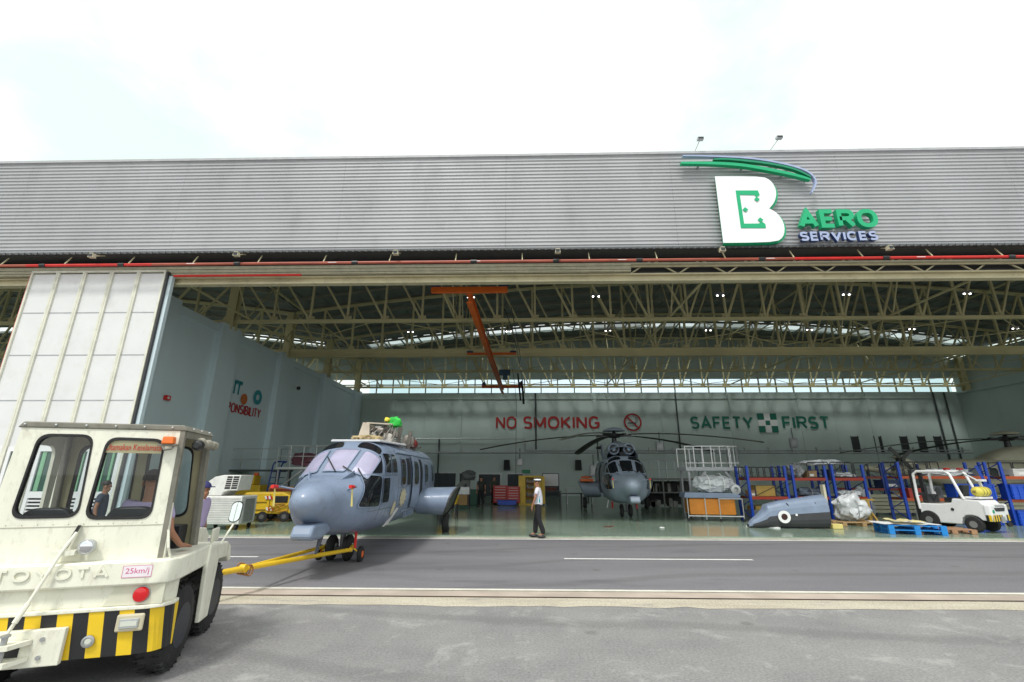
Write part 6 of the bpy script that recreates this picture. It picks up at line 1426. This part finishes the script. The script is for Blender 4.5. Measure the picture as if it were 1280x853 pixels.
text('TOYOTA', .62, .075, T(.28, -.166, .885) @ FR, mat('letter_grey', (.35, .36, .38), .4), 'lettering', FK, .004, .03)
b = MB()
for sx in (.03, 1.09):
    b.tube([(sx, .55, 1.12), (sx, .62, 1.35), (sx, .80, 2.02), (sx, .92, 2.12), (sx, 1.85, 2.12), (sx, 1.98, 2.02), (sx, 2.02, 1.2), (sx, 2.0, .7)], .05, 8)
b.build('cage_pillar', fw_, FK, 50)
b = MB()
for k in range(6): b.box(.06, 1.06, .95+.17*k, 1.0+.17*k, 2.09, 2.14)
b.build('roof_bars', fw_, FK)
s2 = MB().box(.3, .82, .75, 1.3, 1.0, 1.15).build('seat', seatm, FK, bevel=.03); MB().prism([(.72, 1.15), (.86, 1.15), (.74, 1.62), (.62, 1.62)], lambda u, v: (.32, u, v), lambda u, v: (.8, u, v)).build('seat_back', seatm, s2, bevel=.03)
b = MB(); b.tube([(.56, 1.75, 1.0), (.56, 1.55, 1.35)], .02, 6); b.lathe([(.16, .0), (.16, .03)], (.56, 1.53, 1.36), 'y', 14); b.build('steering_wheel', blackp, FK)
MB().box(.2, .95, 1.75, 1.95, .93, 1.25).build('dashboard', blackp, FK, bevel=.02)
for sx, y, r_ in ((.0, .42, .27), (1.12, .42, .27), (.0, 1.75, .33), (1.12, 1.75, .33)):
    sg = -1 if sx == 0 else 1
    w_ = MB().lathe([(.12, -.11), (r_-.03, -.1), (r_, -.06), (r_, .06), (r_-.03, .1), (.12, .11)], (sx-sg*.06, y, r_), 'x', 22).build('wheel', black, FK, 30)
    MB().lathe([(.02, sg*.08), (.1, sg*.1), (.12, sg*.115)], (sx-sg*.06, y, r_), 'x', 14).build('hub', mat('hub_grey', (.2, .2, .2), .5), w_)
b = MB()
for x in (.25, .85): b.box(x-.05, x+.05, 2.12, 2.24, .1, 2.2)
for zz in (.35, 1.2, 2.1): b.box(.301, .799, 2.14, 2.2, zz, zz+.1)
b.build('mast', blackp, FK)
b = MB()
for x in (.28, .82): b.box(x-.05, x+.05, 2.25, 2.30, .04, .6); b.box(x-.05, x+.05, 2.301, 3.3, .04, .08)
b.box(.2, .9, 2.25, 2.29, .62, .7); b.build('fork', steel, FK)
MB().lathe([(.02, .0), (.05, 0), (.05, .03)], (-.02, .95, .75), 'x', 12).build('fuel_cap', blackp, FK)
t = thing('gas_cylinder', 'yellow gas cylinder lying on the back of the forklift', 'gas cylinder', (15.7, 16.8, 1.34), R(23)); MB().lathe([(.03, -.38), (.11, -.35), (.165, -.26), (.165, .26), (.11, .35), (.03, .38)], (0, 0, 0), 'x', 20).build('tank', mat('tank_yellow', (.72, .62, .10), .4, dirt=.3), t, 50)
b = MB()
for x in (-.18, .0, .18): b.lathe([(.17, x-.015), (.17, x+.015)], (0, 0, 0), 'x', 20)
b.box(-.45, -.381, -.04, .04, -.04, .04); b.build('band', mat('band_dark', (.25, .2, .06), .5), t)
MB().box(.15, 1.0, .12, .62, 1.141, 1.22).build('cylinder_cradle', fw_, FK, bevel=.02)
MB().bar((.75, .2, 1.22), (.68, .25, 1.75), .07).box(.55, .85, .1, .3, 1.75, 1.83).bar((.68, .25, 1.75), (.95, .8, 2.05), .05).build('exhaust_lamp_arm', fw_, FK, bevel=.01)
for x in (.1, .95): MB().box(x-.12, x+.12, .8, .93, 2.17, 2.24).build('rear_lamp', mat('maroon_lens', (.35, .01, .01), .2), FK, bevel=.015)
# small debris on the floor
t = thing('floor_litter', 'dark scrap lying on the green floor in front of the middle helicopter', 'scrap', (3.1, 17.9, .046)); MB().blob((0, 0, .02), (.2, .05, .025), .5, 3, 2, 2).build('scrap', mat('scrap_brown', (.12, .05, .04), .8), t)
t = thing('floor_paper', 'small white scrap of paper on the green floor in front of the middle helicopter', 'paper scrap', (4.95, 17.6, .046)); MB().blob((0, 0, .02), (.1, .06, .02), .5, 3, 8, 2).build('scrap', white, t)
# traffic pole right edge
t = thing('blue_trolley_handle', 'blue wheeled post with a small red bracket at the right of the forklift', 'post', (18.05, 18.6, .045)); MB().bar((0, 0, .15), (-.32, .3, 2.2), .09).build('post', bluep, t); MB().lathe([(.03, -.03), (.09, -.03), (.09, .03), (.03, .03)], (.05, 0, .09), 'y', 12).build('caster', black, t); MB().box(-.35, .05, -.05, .05, .32, .40).build('bracket', orange, t)

# fittings along the inner walls
for k, (x, z, w, h, l) in enumerate(((-11.5, 1.3, .35, .5, 'grey electrical box on the back wall behind the towed helicopter'), (-.3, 2.9, .25, .3, 'small grey junction box on the back wall above the yellow locker'), (6.2, 2.2, .3, .45, 'grey electrical box on the back wall just left of the middle helicopter rotor'),
        (12.2, 4.3, .3, .35, 'small box on the back wall right of the no smoking symbol'), (24.0, 4.6, .3, .4, 'grey box on the back wall under the word FIRST'))):
    t = thing('electrical_box', l, 'electrical box', (x, YB-.07, z)); MB().box(-w, w, -.16, 0, -h, h).build('housing', steel, t, bevel=.02); MB().tube([(0, -.08, h), (0, -.08, h+.9)], .03, 6).build('conduit', darkpipe, t); MB().box(-w*.6, w*.6, -.172, -.1605, -h*.6, h*.6).build('door', galv, t)
EX = thing('exit_sign', 'small green sign box above the back doorway behind the walking person', 'sign', (.25, YB-.12, 2.1)); MB().box(-.35, .35, -.05, .05, -.14, .14).build('box', mat('sign_green_dim', (.01, .16, .08), .5), EX)
MB().box(-.3, .3, -.056, -.0505, -.1, .1).build('face', mat('sign_green_face', (.03, .3, .15), .5), EX)
